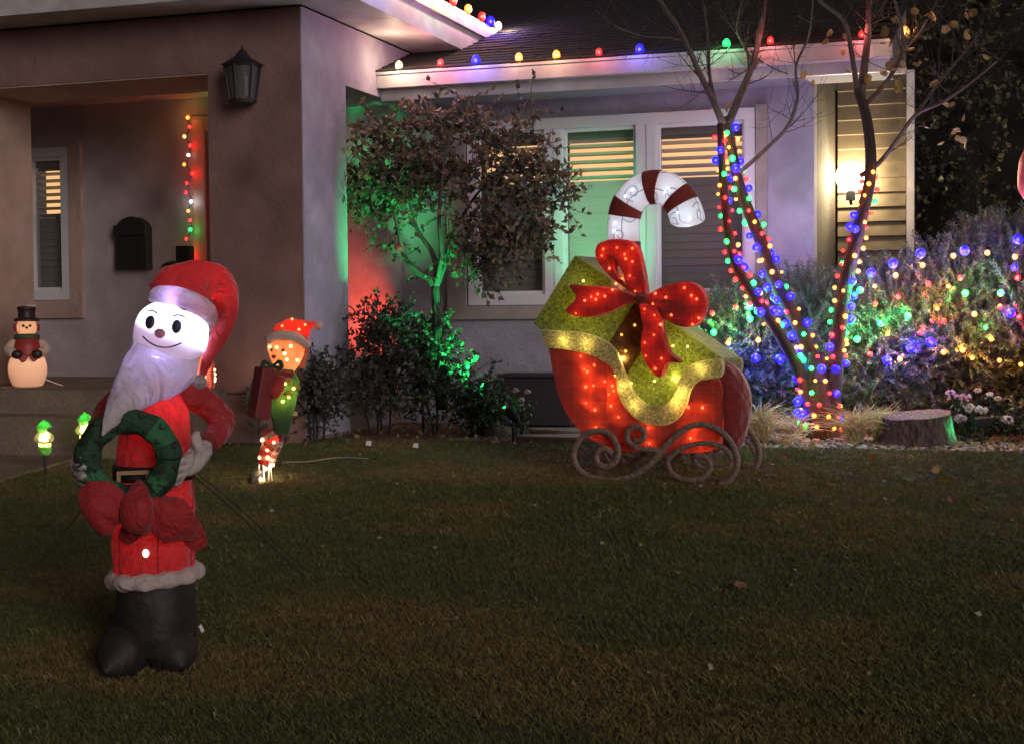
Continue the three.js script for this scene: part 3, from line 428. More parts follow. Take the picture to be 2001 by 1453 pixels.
  // wreath with bow
  { const c = [[-.064,.867]][0], cv = new THREE.CatmullRomCurve3(Array.from({ length: 24 }, (_, i) => { const a = i / 24 * 6.283; return V(c[0] + 0.152 * Math.cos(a), c[1] + 0.148 * Math.sin(a), 0.235 + 0.02 * Math.sin(a + 1)); }), true);
    const wr = mesh('wreath', loft(cv, (t) => 0.049 + 0.003 * Math.sin(t * 6.283 * 9), { n: 150, seg: 18, lumps: 0.05 }), grn, o);
    for (const [a, b] of [[0.06, 0.15], [0.55, 0.7], [0.86, 0.92]]) mesh('wreath_patch', loft(cv, (t) => 0.0505 + 0.003 * Math.sin(t * 6.283 * 9), { n: 30, seg: 18, lumps: 0.05, t0: a, t1: b }), grnL, wr);
    for (let i = 0; i < 26; i++) { const t = i / 26, p = cv.getPoint(t), q = cv.getPoint((t + 0.025) % 1), m = cv.getPoint((t + 0.012) % 1); const out = V(p.x - c[0], p.y - c[1], 0).normalize(); const side = i % 2 ? 0.035 : -0.01; mesh('ruffle', loft([p.clone().addScaledVector(out, side).add(V(0, 0, 0.042)).toArray(), m.clone().addScaledVector(out, side - 0.014).add(V(0, 0, 0.046)).toArray(), q.clone().addScaledVector(out, side + 0.003).add(V(0, 0, 0.042)).toArray()], [0.004, 0.005, 0.004], { n: 8, seg: 6 }), blk, wr); } }
  mesh('bow_loop', loft(A([[-.037,.694],[-.083,.694],[-.137,.694],[-.19,.679],[-.224,.663]], [0.29, 0.3, 0.31, 0.3, 0.27]), [0.03, 0.045, 0.07, 0.1, 0.112, 0.1, 0.03], { n: 40, seg: 20, flat: 0.42, ref: V(0, 0, 1), lumps: 0.05 }), red, o);
  mesh('bow_loop', loft(A([[-.021,.689],[.031,.669],[.093,.627],[.145,.586],[.182,.534]], [0.28, 0.27, 0.25, 0.22, 0.17]), [0.03, 0.05, 0.085, 0.09, 0.06, 0.015], { n: 30, seg: 20, flat: 0.45, ref: V(0, 0, 1), lumps: 0.06 }), red, o);
  mesh('bow_knot', loft(A([[-.025,.783],[-.029,.731],[-.037,.658],[0,.586]], [0.27, 0.31, 0.33, 0.3]), [0.012, 0.04, 0.065, 0.06, 0.02], { n: 26, seg: 18, lumps: 0.05 }), red, o);
  mesh('bow_tail', loft(A([[-.01,.658],[-.041,.607],[-.087,.545]], [0.26, 0.24, 0.19]), [0.03, 0.04, 0.045, 0.03], { n: 16, seg: 14, flat: 0.4, ref: V(0, 0, 1) }), red, o);
  mesh('bow_tail', loft(A([[.155,.607],[.186,.534],[.213,.491]], [0.15, 0.12, 0.1]), [0.04, 0.045, 0.03], { n: 12, seg: 14, flat: 0.4, ref: V(0, 0, 1), lumps: 0.06 }), red, o);
  // head
  const hd = new THREE.Group(); hd.name = 'head'; o.add(hd); const hc = [[.112,1.356]][0]; hd.position.set(hc[0], hc[1], 0.02); hd.rotation.set(0.05, R(-14), R(-10), 'ZYX');
  const hg = new THREE.SphereGeometry(1, 44, 34); { const p = hg.attributes.position; for (let i = 0; i < p.count; i++) { const x = p.getX(i), y = p.getY(i), z = p.getZ(i), e = 0.8, s = (v) => Math.sign(v) * Math.pow(Math.abs(v), e); p.setXYZ(i, s(x) * 0.146 * (1 - 0.1 * y), s(y) * 0.12, s(z) * 0.13); } hg.computeVertexNormals(); }
  mesh('face', hg, face, hd);
  const fz = (x, y) => 0.13 * Math.pow(Math.max(0.05, 1 - Math.pow(Math.abs(x / 0.146), 2.5) - Math.pow(Math.abs(y / 0.12), 2.5)), 0.4);
  const eyeM = S({ color: C3(0.02, 0.02, 0.035), roughness: 0.5 });
  for (const x of [-0.062, 0.045]) mesh('eye', at(ball(0, 0, 0, 0.019, 0.027, 0.008), x, 0.028, fz(x, 0.028) + 0.001, -0.1, x * 2, 0), eyeM, hd);
  mesh('nose', ball(-0.012, -0.008, fz(0, 0) + 0.012, 0.022, 0.019, 0.02), nylon(0.8, 0.42, 0.4, 0.5), hd);
  { const q = []; for (let i = 0; i <= 14; i++) { const u = i / 14 * 2 - 1, x = u * 0.078 - 0.005, y = -0.062 + 0.03 * u * u; q.push([x, y, fz(x, y) + 0.003]); } mesh('smile', wire(q, 0.0032, 30, 6), eyeM, hd); }
  for (const x of [-0.064, 0.047]) { const q = []; for (let i = 0; i <= 6; i++) { const u = i / 6 * 2 - 1, xx = x + u * 0.024, y = 0.074 - 0.008 * u * u; q.push([xx, y, fz(xx, y) + 0.002]); } mesh('eyebrow', wire(q, 0.0035, 12, 6), wht, hd); }
  const lb = mesh('bulb', new THREE.SphereGeometry(0.02, 10, 8), S({ color: 0xffffff, emissive: C3(0.7, 0.75, 1), emissiveIntensity: 6 }), hd); lb.position.set(-0.01, 0.0, 0.0);
  o.updateMatrixWorld(true); glow(hd.localToWorld(V(-0.01, 0, 0.0)), [0.55, 0.6, 1], 0.6, 1); glow(o.localToWorld(V(...[[.046,1.244]][0], 0.07)), [0.38, 0.33, 1], 0.06, 0.6); for (const [q, z] of [[[[.114,1.491]][0], 0.14], [[[.211,1.449]][0], 0.06]]) glow(o.localToWorld(V(...q, z)), [0.42, 0.36, 1], 0.03, 0.4); glow(o.localToWorld(V(...[[.083,1.041]][0], 0)), [1, 0.5, 0.5], 0.13, 1); glow(o.localToWorld(V(...[[.037,.607]][0], 0)), [1, 0.5, 0.45], 0.16, 1); glow(o.localToWorld(V(...[[.269,1.507]][0], -0.03)), [1, 0.6, 0.6], 0.03, 0.6);
  mesh('beard', loft(A([[.114,1.315],[.072,1.232],[0,1.17],[-.066,1.099],[-.12,1.031],[-.157,.967]], [0.0, 0.05, 0.13, 0.22, 0.29, 0.325]), [0.12, 0.145, 0.125, 0.09, 0.058, 0.03, 0.005], { n: 40, seg: 26, flat: 0.55, ref: V(0.2, 0.25, 1), lumps: 0.03 }), wht, o);
  mesh('hat_brim', loft(A([[.037,1.491],[.066,1.503],[.124,1.497],[.197,1.472],[.253,1.431],[.261,1.373]], [0.0, 0.09, 0.14, 0.13, 0.05, -0.06]), [0.016, 0.034, 0.038, 0.038, 0.038, 0.03], { n: 40, seg: 16, lumps: 0.05 }), wht, o);
  mesh('hat', loft(A([[.114,1.455],[.17,1.513],[.232,1.555],[.294,1.555],[.331,1.497],[.327,1.404],[.294,1.321],[.257,1.248],[.228,1.17]], [0, -0.01, -0.02, -0.03, -0.04, -0.04, -0.03, -0.02, 0]), [0.125, 0.135, 0.1, 0.075, 0.06, 0.05, 0.04, 0.032, 0.024, 0.012], { n: 54, seg: 24, lumps: 0.03 }), redHat, o);
  mesh('hat_pompom', ball([[.219,1.149]][0][0], [[.219,1.149]][0][1], 0.01, 0.03, 0.032, 0.03), wht, o);
  for (const p of [[[[.17,.797],[.29,.694],[.435,.555],[.58,.4],[.725,.271]], [-0.1, -0.15, -0.2, -0.25, -0.3]], [[[.166,.783],[.311,.658],[.476,.499],[.621,.358]], [-0.1, 0, 0.1, 0.2]], [[[-.259,.627],[-.373,.493],[-.497,.358],[-.6,.255]], [-0.1, -0.1, -0.1, -0.1]]]) mesh('tether', wire(A(...p), 0.0025, 30), M.black, o);
  mesh('valve_patch', at(rbx(0.016, 0.034, 0.006, 0.002, 1), [[.213,.155]][0][0] - 0.005, [[.213,.155]][0][1], 0.06, 0, 0.7, 0.5), M.white, o);
}

// ---------------------------------------------------------------- lighted elf carrying a parcel
{
  const o = thing('elf_figure', 'lighted wire elf in a red hat and striped stockings carrying a red parcel', 'figure', [-4.67, -0.17, 3.34], R(28));
  const cl = (r, g, b, t = 0.5) => P({ color: C3(r, g, b), transmission: t, thickness: 0, roughness: 1, map: rep(tMesh, 5), side: THREE.DoubleSide });
  const skin = cl(0.85, 0.32, 0.15), redc = cl(0.6, 0.05, 0.04), parcel = P({ color: C3(0.34, 0.035, 0.04), roughness: 0.5, map: rep(tGlit, 4) }), greenc = cl(0.06, 0.16, 0.04), whtc = cl(0.85, 0.6, 0.4), fur = S({ color: C3(0.55, 0.42, 0.36) });
  mesh('face', loft(d3([[.193,.719],[.18,.759],[.166,.814],[.159,.875],[.163,.942],[.166,.99]]), [0.02, 0.07, 0.11, 0.125, 0.12, 0.08], { n: 22, seg: 8, flat: 0.8, ref: V(0, 0, 1) }), skin, o);
  mesh('ear', at(rbx(0.035, 0.16, 0.02, 0.008), [[.281,.82]][0][0], [[.281,.82]][0][1], -0.03, 0, 0, -0.25), skin, o);
  mesh('hat', cutout([[.044,.966],[.095,1.037],[.186,1.078],[.281,1.061],[.363,1.047],[.322,1],[.295,.922],[.18,.963]], 0.16, { bevel: 0.03, z: 0.08, smooth: false }), redc, o);
  mesh('hat_brim', loft(d3([[.037,.936],[.095,.963],[.18,.963],[.254,.936],[.298,.895]], [0.07, 0.1, 0.11, 0.09, 0.03]), [0.03, 0.034, 0.034, 0.034, 0.03], { n: 24, seg: 12 }), fur, o);
  mesh('hat_pompom', ball(...[[.373,1.027]][0], 0, 0.03, 0.03, 0.03), fur, o);
  const eye = M.black, F2 = (p, z) => [...p[0], z];
  mesh('eye', ball(...F2([[.061,.871]], 0.092), 0.01, 0.012, 0.006), eye, o); mesh('eye', ball(...F2([[.136,.868]], 0.1), 0.01, 0.012, 0.006), eye, o);
  mesh('nose', ball(...F2([[.075,.827]], 0.105), 0.014, 0.014, 0.014), S({ color: C3(0.3, 0.05, 0.04) }), o);
  mesh('jacket', cutout([[.095,.753],[.197,.739],[.241,.671],[.214,.508],[.166,.305],[.078,.319],[.044,.475],[.037,.678]], 0.16, { bevel: 0.03, z: 0.07, smooth: false }), greenc, o);
  mesh('collar', cutout([[.037,.695],[.129,.739],[.207,.719],[.18,.661],[.095,.637]], 0.03, { bevel: 0.008, z: 0.1, smooth: false }), redc, o);
  mesh('sleeve', loft(d3([[.119,.695],[.095,.627],[.058,.569]], [0.1, 0.12, 0.12]), [0.04, 0.045, 0.04], { n: 12, seg: 10 }), redc, o);
  mesh('belt', at(rbx(0.17, 0.02, 0.17, 0.006), ...[[.139,.451]][0], 0.0, 0, 0, -0.05), S({ color: C3(0.6, 0.5, 0.2) }), o);
  { const c = [[-.014,.583]][0]; mesh('parcel', at(rbx(0.115, 0.33, 0.12, 0.015), c[0] + 0.01, c[1] + 0.01, 0.11, 0.1, 0.5, -0.2), parcel, o);
    const k = [[.064,.766]][0]; for (const s of [-1, 1]) mesh('parcel_bow', loft([[k[0], k[1], 0.12], [k[0] + s * 0.05, k[1] + 0.03, 0.13], [k[0] + s * 0.06, k[1] - 0.01, 0.13], [k[0], k[1], 0.12]], [0.008, 0.014, 0.014, 0.008], { n: 16, seg: 8 }), S({ color: C3(0.03, 0.05, 0.02) }), o); }
  { const k = [[.166,.624]]; mesh('tinsel_bow', flatGeo([[0.0, 0.045], [0.05, 0.0], [-0.05, 0.0], [0, -0.04]].map(([a, b]) => ball(k[0][0] + a, k[0][1] + b, 0.11, 0.03, 0.024, 0.015, 8))), P({ color: C3(0.42, 0.4, 0.05), transmission: 0.4, thickness: 0, roughness: 1 }), o); }
  for (const [line, z] of [[[[.014,.353],[.051,.264],[.017,.21],[.003,.119]], 0.05], [[[.061,.353],[.081,.264],[.054,.186],[.037,.119]], -0.03]]) {
    const cv = new THREE.CatmullRomCurve3(d3(line, z).map((p) => V(...p))); const leg = mesh('stocking', loft(cv, [0.035, 0.05, 0.045, 0.04, 0.034], { n: 26, seg: 12 }), redc, o);
    for (let i = 0; i < 4; i++) mesh('stripe', loft(cv, [0.035, 0.05, 0.045, 0.04, 0.034], { n: 5, seg: 12, t0: 0.1 + i * 0.23, t1: 0.21 + i * 0.23, grow: 0.002 }), whtc, leg);
  }
  for (const l of [[[-.031,.119],[-.031,.007]], [[-.003,.119],[.003,-.003]], [[.037,.119],[.031,-.003]], [[.044,.119],[.054,-.003]]]) mesh('wire_frame', wire(d3(l, 0.02), 0.004, 6), M.white, o);
  mesh('shoe', loft(d3([[-.031,.068],[-.058,.034],[-.085,.007],[-.102,.003]], [0, 0.03, 0.06, 0.07]), [0.03, 0.035, 0.028, 0.008], { n: 14, seg: 12 }), M.black, o);
  clip(o, [[.095,.888],[.186,.895],[.159,.807],[.227,.803],[.092,.786],[.051,.892],[.146,.847]], 0.115, 'w', 0.012, 0.022, 0.12);
  clip(o, [[.132,1.027],[.241,1.003],[.197,1.071],[.281,1.034]], 0.115, 's', 0.011, 0.05, 0.11);
  clip(o, [[.102,.617],[.2,.62],[.169,.563],[.129,.536],[.146,.651]], 0.13, 'y', 0.011, 0.03, 0.07);
  clip(o, [[-.007,.285],[.068,.268],[.024,.217],[-.027,.169],[.027,.169],[.01,.095],[-.02,.027],[.058,.119]], 0.1, 'w', 0.013, 0.05, 0.07);
}
{ // lit parcel on the step behind the santa
  const o = thing('lighted_parcel', 'small glowing red mesh parcel at the end of the porch step', 'parcel', [-5.8, 0.377, 2.2], R(25));
  mesh('carton', rbx(0.2, 0.36, 0.2, 0.02).translate(0, 0.18, 0), F.red, o); mesh('lid', rbx(0.23, 0.05, 0.23, 0.012).translate(0, 0.37, 0), F.red, o);
  for (let i = 0; i < 15; i++) { const x = rr(-0.09, 0.09), y = rr(0.03, 0.36); bulb(o, [x, y, 0.102], 'w', 0.013, 0.03, [x, y, 0.135]); }
  for (let i = 0; i < 4; i++) { const z = rr(-0.07, 0.07), y = rr(0.05, 0.34); bulb(o, [0.102, y, z], 'w', 0.013, 0.012, [0.05, y, z]); }
}
{ // snowman
  const o = thing('snowman_figure', 'moulded snowman in black hat, green scarf and red vest on the porch step', 'snowman', [-7.5, 0.377, 2.0], R(36));
  const body = P({ color: C3(0.8, 0.62, 0.5), roughness: 1, transmission: 0.3, thickness: 0 }), rd = S({ color: C3(0.35, 0.03, 0.025), roughness: 0.5 }), gr = S({ color: C3(0.06, 0.1, 0.05), roughness: 0.6 }), dk = S({ color: C3(0.03, 0.015, 0.02), roughness: 0.5 });
  const lathe = (a) => { const g = new THREE.LatheGeometry(new THREE.SplineCurve(a.map((q) => new THREE.Vector2(...q))).getPoints(40), 32); return g; };
  mesh('body', lathe([[0.001, 0], [0.1, 0.002], [0.135, 0.05], [0.153, 0.13], [0.145, 0.2], [0.122, 0.26], [0.118, 0.3], [0.11, 0.34], [0.085, 0.39], [0.06, 0.41], [0.001, 0.415]]), body, o);
  mesh('head', ball(0, 0.475, 0, 0.082, 0.08, 0.08), body, o);
  mesh('hat', flatGeo([lathe([[0.001, 0.53], [0.09, 0.525], [0.1, 0.535], [0.09, 0.55], [0.07, 0.553], [0.066, 0.6], [0.074, 0.635], [0.05, 0.645], [0.001, 0.645]])]), dk, o);
  mesh('hat_snow', ball(0.03, 0.647, 0, 0.05, 0.02, 0.05), body, o);
  mesh('scarf', at(new THREE.TorusGeometry(0.075, 0.026, 12, 30), 0, 0.4, 0, Math.PI / 2), gr, o);
  mesh('vest', (() => { const g = lathe([[0.129, 0.235], [0.124, 0.27], [0.122, 0.3], [0.115, 0.34], [0.094, 0.385]]); return g; })(), rd, o);
  mesh('vest_point', loft([[-0.03, 0.26, 0.117], [-0.035, 0.215, 0.137], [-0.04, 0.195, 0.14]], [0.05, 0.03, 0.004], { n: 10, seg: 10, flat: 0.3, ref: V(0, 0, 1) }), rd, o); mesh('vest_point', loft([[0.045, 0.26, 0.112], [0.045, 0.215, 0.13], [0.045, 0.2, 0.135]], [0.05, 0.03, 0.004], { n: 10, seg: 10, flat: 0.3, ref: V(0, 0, 1) }), rd, o);
  for (const s of [-1, 1]) { mesh('arm', loft([[s * 0.1, 0.36, 0.02], [s * 0.14, 0.3, 0.06], [s * 0.1, 0.27, 0.12]], [0.035, 0.04, 0.036], { n: 14, seg: 12 }), body, o); mesh('mitten', ball(s * 0.075, 0.262, 0.14, 0.042, 0.038, 0.03), dk, o); mesh('earmuff', ball(s * 0.085, 0.475, 0, 0.018, 0.03, 0.03), rd, o); mesh('eye', ball(s * 0.026, 0.49, 0.077, 0.012, 0.012, 0.006), M.black, o); }
  mesh('nose', ball(0, 0.475, 0.082, 0.012, 0.01, 0.012), M.black, o);
  { const q = mesh('bulb', new THREE.SphereGeometry(0.02, 10, 8), coreM.w, o); q.position.set(0, 0.16, 0); o.updateMatrixWorld(true); glow(o.localToWorld(V(0, 0.24, 0)), [1, 0.66, 0.42], 0.1, 1); glow(o.localToWorld(V(0, 0.475, 0)), [1, 0.62, 0.36], 0.03, 0.6); }
  mesh('cable', wire([[0.13, 0.06, -0.02], [0.2, 0.03, 0.02], [0.27, 0.006, 0.06]], 0.005, 12), M.white, o);
}
// ---------------------------------------------------------------- little glowing elves on stakes along the walk
{
  const gl = P({ color: C3(0.4, 0.9, 0.2), transmission: 0.5, thickness: 0, roughness: 1 }), wh = P({ color: C3(0.92, 0.9, 0.55), transmission: 0.5, thickness: 0, roughness: 1 }), hat = P({ color: C3(0.15, 0.75, 0.22), transmission: 0.5, thickness: 0, roughness: 1 });
  const o = thing('path_light', 'glowing green elf path light on a stake beside the concrete walk, fully in view', 'path light', [-6.35, -0.17, 3.38], R(30), 'green elf path lights');
  mesh('stake', wire([[0.005, -0.05, 0], [0, 0.17, 0]], 0.009, 4, 8), M.black, o);
  mesh('boots', loft([[-0.02, 0.165, 0.01], [0.0, 0.18, 0], [0.0, 0.22, 0]], [0.03, 0.048, 0.03], { n: 12, seg: 12 }), gl, o);
  mesh('tunic', loft([[0, 0.205, 0], [0.004, 0.25, 0], [0, 0.29, 0], [-0.005, 0.31, 0]], [0.042, 0.046, 0.035, 0.02], { n: 14, seg: 14 }), wh, o);
  mesh('belt', at(new THREE.TorusGeometry(0.044, 0.006, 8, 24), 0.003, 0.235, 0, Math.PI / 2), S({ color: C3(0.5, 0.12, 0.02) }), o);
  for (const s of [-1, 1]) mesh('arm', loft([[s * 0.03, 0.295, 0], [s * 0.052, 0.265, 0.015], [s * 0.04, 0.245, 0.04]], [0.015, 0.016, 0.014], { n: 10, seg: 8 }), wh, o);
  mesh('head', ball(-0.012, 0.325, 0.005, 0.034, 0.032, 0.034), wh, o);
  mesh('hat', loft([[0.0, 0.335, 0], [0.0, 0.36, 0], [-0.004, 0.395, 0]], [0.056, 0.042, 0.004], { n: 12, seg: 14 }), hat, o);
  const light = (t) => { t.updateMatrixWorld(true); glow(t.localToWorld(V(0, 0.26, 0)), [0.75, 1, 0.22], 0.11, 0.4); glow(t.localToWorld(V(0, 0.35, 0.0)), [0.5, 1, 0.3], 0.04, 0.3); };
  const bm = mesh('bulb', new THREE.SphereGeometry(0.011, 8, 6), coreM.y, o); bm.position.set(0, 0.26, 0);
  light(o);
  const c = o.clone(); c.name = numbered('path_light'); c.position.set(...[[-6.258,-.141,3.032]][0]); c.rotation.y = R(34); c.userData.label = 'glowing green elf path light partly hidden behind the wreath of the inflatable santa'; scene.add(c); light(c);
}
{ // sunflower ornament
  const o = thing('garden_ornament', 'black metal sunflower ornament leaning against the porch pillar', 'garden ornament', [-5.4, 0.0, 2.05], R(26));
  mesh('stem', wire([[0, 0, 0], [0.005, 0.16, 0], [-0.01, 0.3, 0]], 0.006, 10), M.iron, o);
  const pet = []; for (let i = 0; i < 18; i++) { const a = i / 18 * 6.283; pet.push(at(ball(0, 0.085, 0, 0.014, 0.035, 0.004, 6), -0.01, 0.31, 0.01, 0, 0, a)); } mesh('petals', flatGeo(pet), M.iron, o);
  mesh('flower_disc', ball(-0.01, 0.31, 0.014, 0.075, 0.075, 0.014), M.iron, o);
  for (const [x, y, a] of [[0.035, 0.17, -0.8], [-0.05, 0.12, 0.8], [0.04, 0.08, -0.9]]) mesh('leaf', at(ball(0, 0, 0, 0.02, 0.045, 0.004, 8), x, y, 0, 0, 0, a), M.iron, o);
}

// ---------------------------------------------------------------- plants
const leafGeo = (w, l, fold = 0.25, n = 1) => { const p = [[0, 0, 0], [-w, l * 0.4, fold * w], [0, l, -0.12 * l], [0, l * 0.42, 0], [w, l * 0.4, fold * w]], g = new THREE.BufferGeometry(), v = []; for (const k of [0, 3, 1, 1, 3, 2, 0, 4, 3, 3, 4, 2]) v.push(...p[k]); g.setAttribute('position', new THREE.Float32BufferAttribute(v, 3)); g.computeVertexNormals(); return g; };
const roundLeaf = (r) => { const v = [], n = 12, pt = (i) => { const a = i / n * 6.283, q = r * (1 + 0.28 * Math.cos(a) + 0.08 * Math.cos(5 * a)); return [Math.sin(a) * q * 0.85, r + Math.cos(a) * q, 0.35 * r * Math.pow(Math.sin(a), 2) - 0.25 * r * Math.cos(a)]; }; for (let i = 0; i < n; i++) v.push(0, r, 0, ...pt(i), ...pt(i + 1)); const g = new THREE.BufferGeometry(); g.setAttribute('position', new THREE.Float32BufferAttribute(v, 3)); g.computeVertexNormals(); return g; };
const mtx = (p, dir, roll, s) => { const q = new THREE.Quaternion().setFromUnitVectors(V(0, 1, 0), dir.clone().normalize()); q.multiply(new THREE.Quaternion().setFromAxisAngle(V(0, 1, 0), roll)); return new THREE.Matrix4().compose(p, q, V(s, s, s)); };
const rdir = (up = 0) => { const a = rnd() * 6.283, y = rr(-1, 1), r = Math.sqrt(1 - y * y); return V(r * Math.cos(a), y + up, r * Math.sin(a)).normalize(); };
// sprays: twigs with leaves along them; returns [leaf list, twig geometry]
function sprays(n, start, dirOf, lenOf, leaves, size, color, droop = 0.15) {
  const list = [], tw = [];
  for (let i = 0; i < n; i++) {
    const p0 = start(), d = dirOf(p0), L = lenOf(), side = rdir(), P1 = p0.clone().addScaledVector(d, L * 0.5).addScaledVector(side, L * 0.12), P2 = p0.clone().addScaledVector(d, L).add(V(0, -droop * L, 0));
    const cv = new THREE.QuadraticBezierCurve3(p0, P1, P2); tw.push(loft(cv, [0.0035, 0.0025, 0.001], { seg: 4, n: 4 }));
    const base = color();
    for (let k = 0; k < leaves; k++) { const t = 0.12 + 0.88 * (k + rnd()) / leaves, p = cv.getPoint(t), dl = cv.getTangent(t).multiplyScalar(0.7).add(rdir(0.1)).normalize(), v = rr(0.65, 1.35); list.push([mtx(p, dl, rnd() * 6.28, size * rr(0.6, 1.25)), base.clone().multiplyScalar(v)]); }
  }
  return [list, flatGeo(tw)];
}
const inEll = (E) => { const e = pick(E), d = rdir(), r = Math.pow(rnd(), 0.45); return V(e[0] + d.x * r * e[3], e[1] + d.y * r * e[4], e[2] + d.z * r * e[5]); };
{ // rose tree
  const o = thing('rose_tree', 'bushy brown-leaved rose tree with green-lit stems in front of the house corner', 'tree');
  mesh('trunk', loft([[-4.336,.163,.95],[-4.354,.576,.95],[-4.368,.906,.95],[-4.378,1.153,.95]], [0.045, 0.036, 0.034, 0.032], { n: 16, seg: 10, lumps: 0.1 }), M.bark, o);
  for (const [b, r] of [[[[-4.378,1.145,.95],[-4.431,1.216,.95],[-4.532,1.279,.95],[-4.642,1.405,.95],[-4.693,1.613,.95],[-4.736,1.78,.95],[-4.806,1.989,.95],[-4.879,2.241,.95]], 0.03], [[[-4.378,1.145,.95],[-4.374,1.318,.933],[-4.423,1.443,.917],[-4.504,1.549,.9],[-4.585,1.697,.883],[-4.626,1.907,.867],[-4.607,2.156,.85]], 0.026], [[[-4.389,1.146,.9],[-4.335,1.32,.85],[-4.299,1.528,.8],[-4.205,1.735,.75],[-4.066,1.941,.7],[-3.884,2.104,.65],[-3.66,2.1,.6]], 0.022], [[[-4.378,1.132,.95],[-4.303,1.396,1],[-4.298,1.679,1.05],[-4.244,2.037,1.1],[-4.157,2.349,1.15],[-4.05,2.576,1.2]], 0.022]]) mesh('branch', loft(b, [r, r * 0.8, r * 0.5, r * 0.22], { n: 26, seg: 8, lumps: 0.08 }), M.barkPale, o);
  const E = [[-4.85, 2.3, 0.85, 0.36, 0.25, 0.35], [-4.35, 2.42, 0.85, 0.5, 0.2, 0.4], [-3.8, 2.2, 0.85, 0.3, 0.28, 0.35], [-3.55, 1.95, 0.85, 0.3, 0.2, 0.3], [-3.75, 1.62, 0.85, 0.34, 0.16, 0.3], [-4.1, 1.85, 0.85, 0.34, 0.34, 0.35], [-4.4, 2.05, 0.9, 0.3, 0.24, 0.35], [-5.05, 1.95, 0.9, 0.2, 0.14, 0.22], [-3.98, 1.46, 0.9, 0.18, 0.12, 0.2], [-4.75, 1.95, 0.8, 0.3, 0.14, 0.3]];
  const [l, t] = sprays(780, () => inEll(E), (p) => p.clone().sub(V(-4.3, 1.75, 0.85)).normalize().multiplyScalar(0.45).add(rdir(-0.05)).normalize(), () => rr(0.1, 0.4), 10, 1.2, () => { const k = rnd(); return k < 0.55 ? C3(0.16, 0.112, 0.068) : k < 0.85 ? C3(0.095, 0.1, 0.05) : C3(0.24, 0.16, 0.095); }, 0.25);
  const [l2, t2] = sprays(26, () => pick([V(-4.95, 1.75, 0.95), V(-4.9, 1.6, 0.95), V(-4.4, 1.3, 0.95), V(-4.7, 1.5, 0.95), V(-4.85, 1.95, 0.95)]).add(rdir().multiplyScalar(0.12)), () => rdir(0.1), () => rr(0.12, 0.3), 8, 0.9, () => C3(0.06, 0.09, 0.04), 0.1);
  const [l3, t3] = sprays(14, () => pick([V(-3.6, 2.5, 0.95), V(-4.1, 2.62, 0.95), V(-3.3, 1.95, 0.95), V(-4.9, 2.5, 0.95), V(-3.4, 1.8, 0.95), V(-3.55, 2.3, 0.95)]), () => rdir(0.6), () => rr(0.25, 0.42), 8, 1.1, () => C3(0.11, 0.08, 0.055), 0.1);
  stuff(insts('foliage', leafGeo(0.016, 0.052), M.leaf, [...l, ...l2, ...l3], o)); stuff(mesh('twigs', flatGeo([t, t2, t3]), M.barkPale, o));
  mesh('rose', ball(...[[-4.628,1.461,1.1]][0], 0.035, 0.03, 0.035, 10), S({ color: C3(0.45, 0.03, 0.06) }), o);
}
function shrub(label, E, n, col, size, len, group) {
  const o = thing('shrub', label, 'shrub', [0, 0, 0], 0, group);
  const cx = E[0][0], cz = E[0][2];
  const [l, t] = sprays(n, () => { const p = inEll(E); p.y = Math.max(0.03, p.y); return p; }, (p) => p.clone().sub(V(cx, -0.4, cz)).normalize().multiplyScalar(0.8).add(rdir(0.3)).normalize(), () => rr(...len), 10, size, col, 0.2);
  stuff(insts('foliage', leafGeo(0.014, 0.042), M.leaf, l, o));
  const st = []; for (let i = 0; i < 9; i++) { const e = pick(E), a = rnd() * 6.28, top = V(e[0] + Math.cos(a) * e[3] * 0.8, e[1] + e[4] * rr(0.2, 1), e[2] + Math.sin(a) * e[5] * 0.8); st.push(loft([[e[0] + Math.cos(a) * 0.06, -0.03, e[2] + Math.sin(a) * 0.06], [(e[0] + top.x) / 2, top.y * 0.55, (e[2] + top.z) / 2], top.toArray()], [0.009, 0.007, 0.003], { n: 8, seg: 5 })); }
  mesh('stems', flatGeo([t, ...st]), M.bark, o); return o;
}
shrub('dark leggy shrub against the return of the porch pillar', [[-4.75, 0.4, 1.25, 0.4, 0.35, 0.35], [-4.75, 0.75, 1.1, 0.25, 0.25, 0.25], [-5.0, 0.3, 1.85, 0.22, 0.28, 0.2]], 600, () => (rnd() < 0.5 ? C3(0.035, 0.045, 0.032) : C3(0.06, 0.055, 0.04)), 1, [0.12, 0.3]);
shrub('leafy shrub at the foot of the rose tree lit green by the spotlight', [[-4.3, 0.35, 1.1, 0.42, 0.35, 0.35], [-4.45, 0.6, 0.9, 0.2, 0.3, 0.2], [-3.95, 0.16, 1.1, 0.22, 0.16, 0.2]], 560, () => (rnd() < 0.6 ? C3(0.06, 0.1, 0.055) : C3(0.08, 0.11, 0.06)), 1, [0.1, 0.28]);
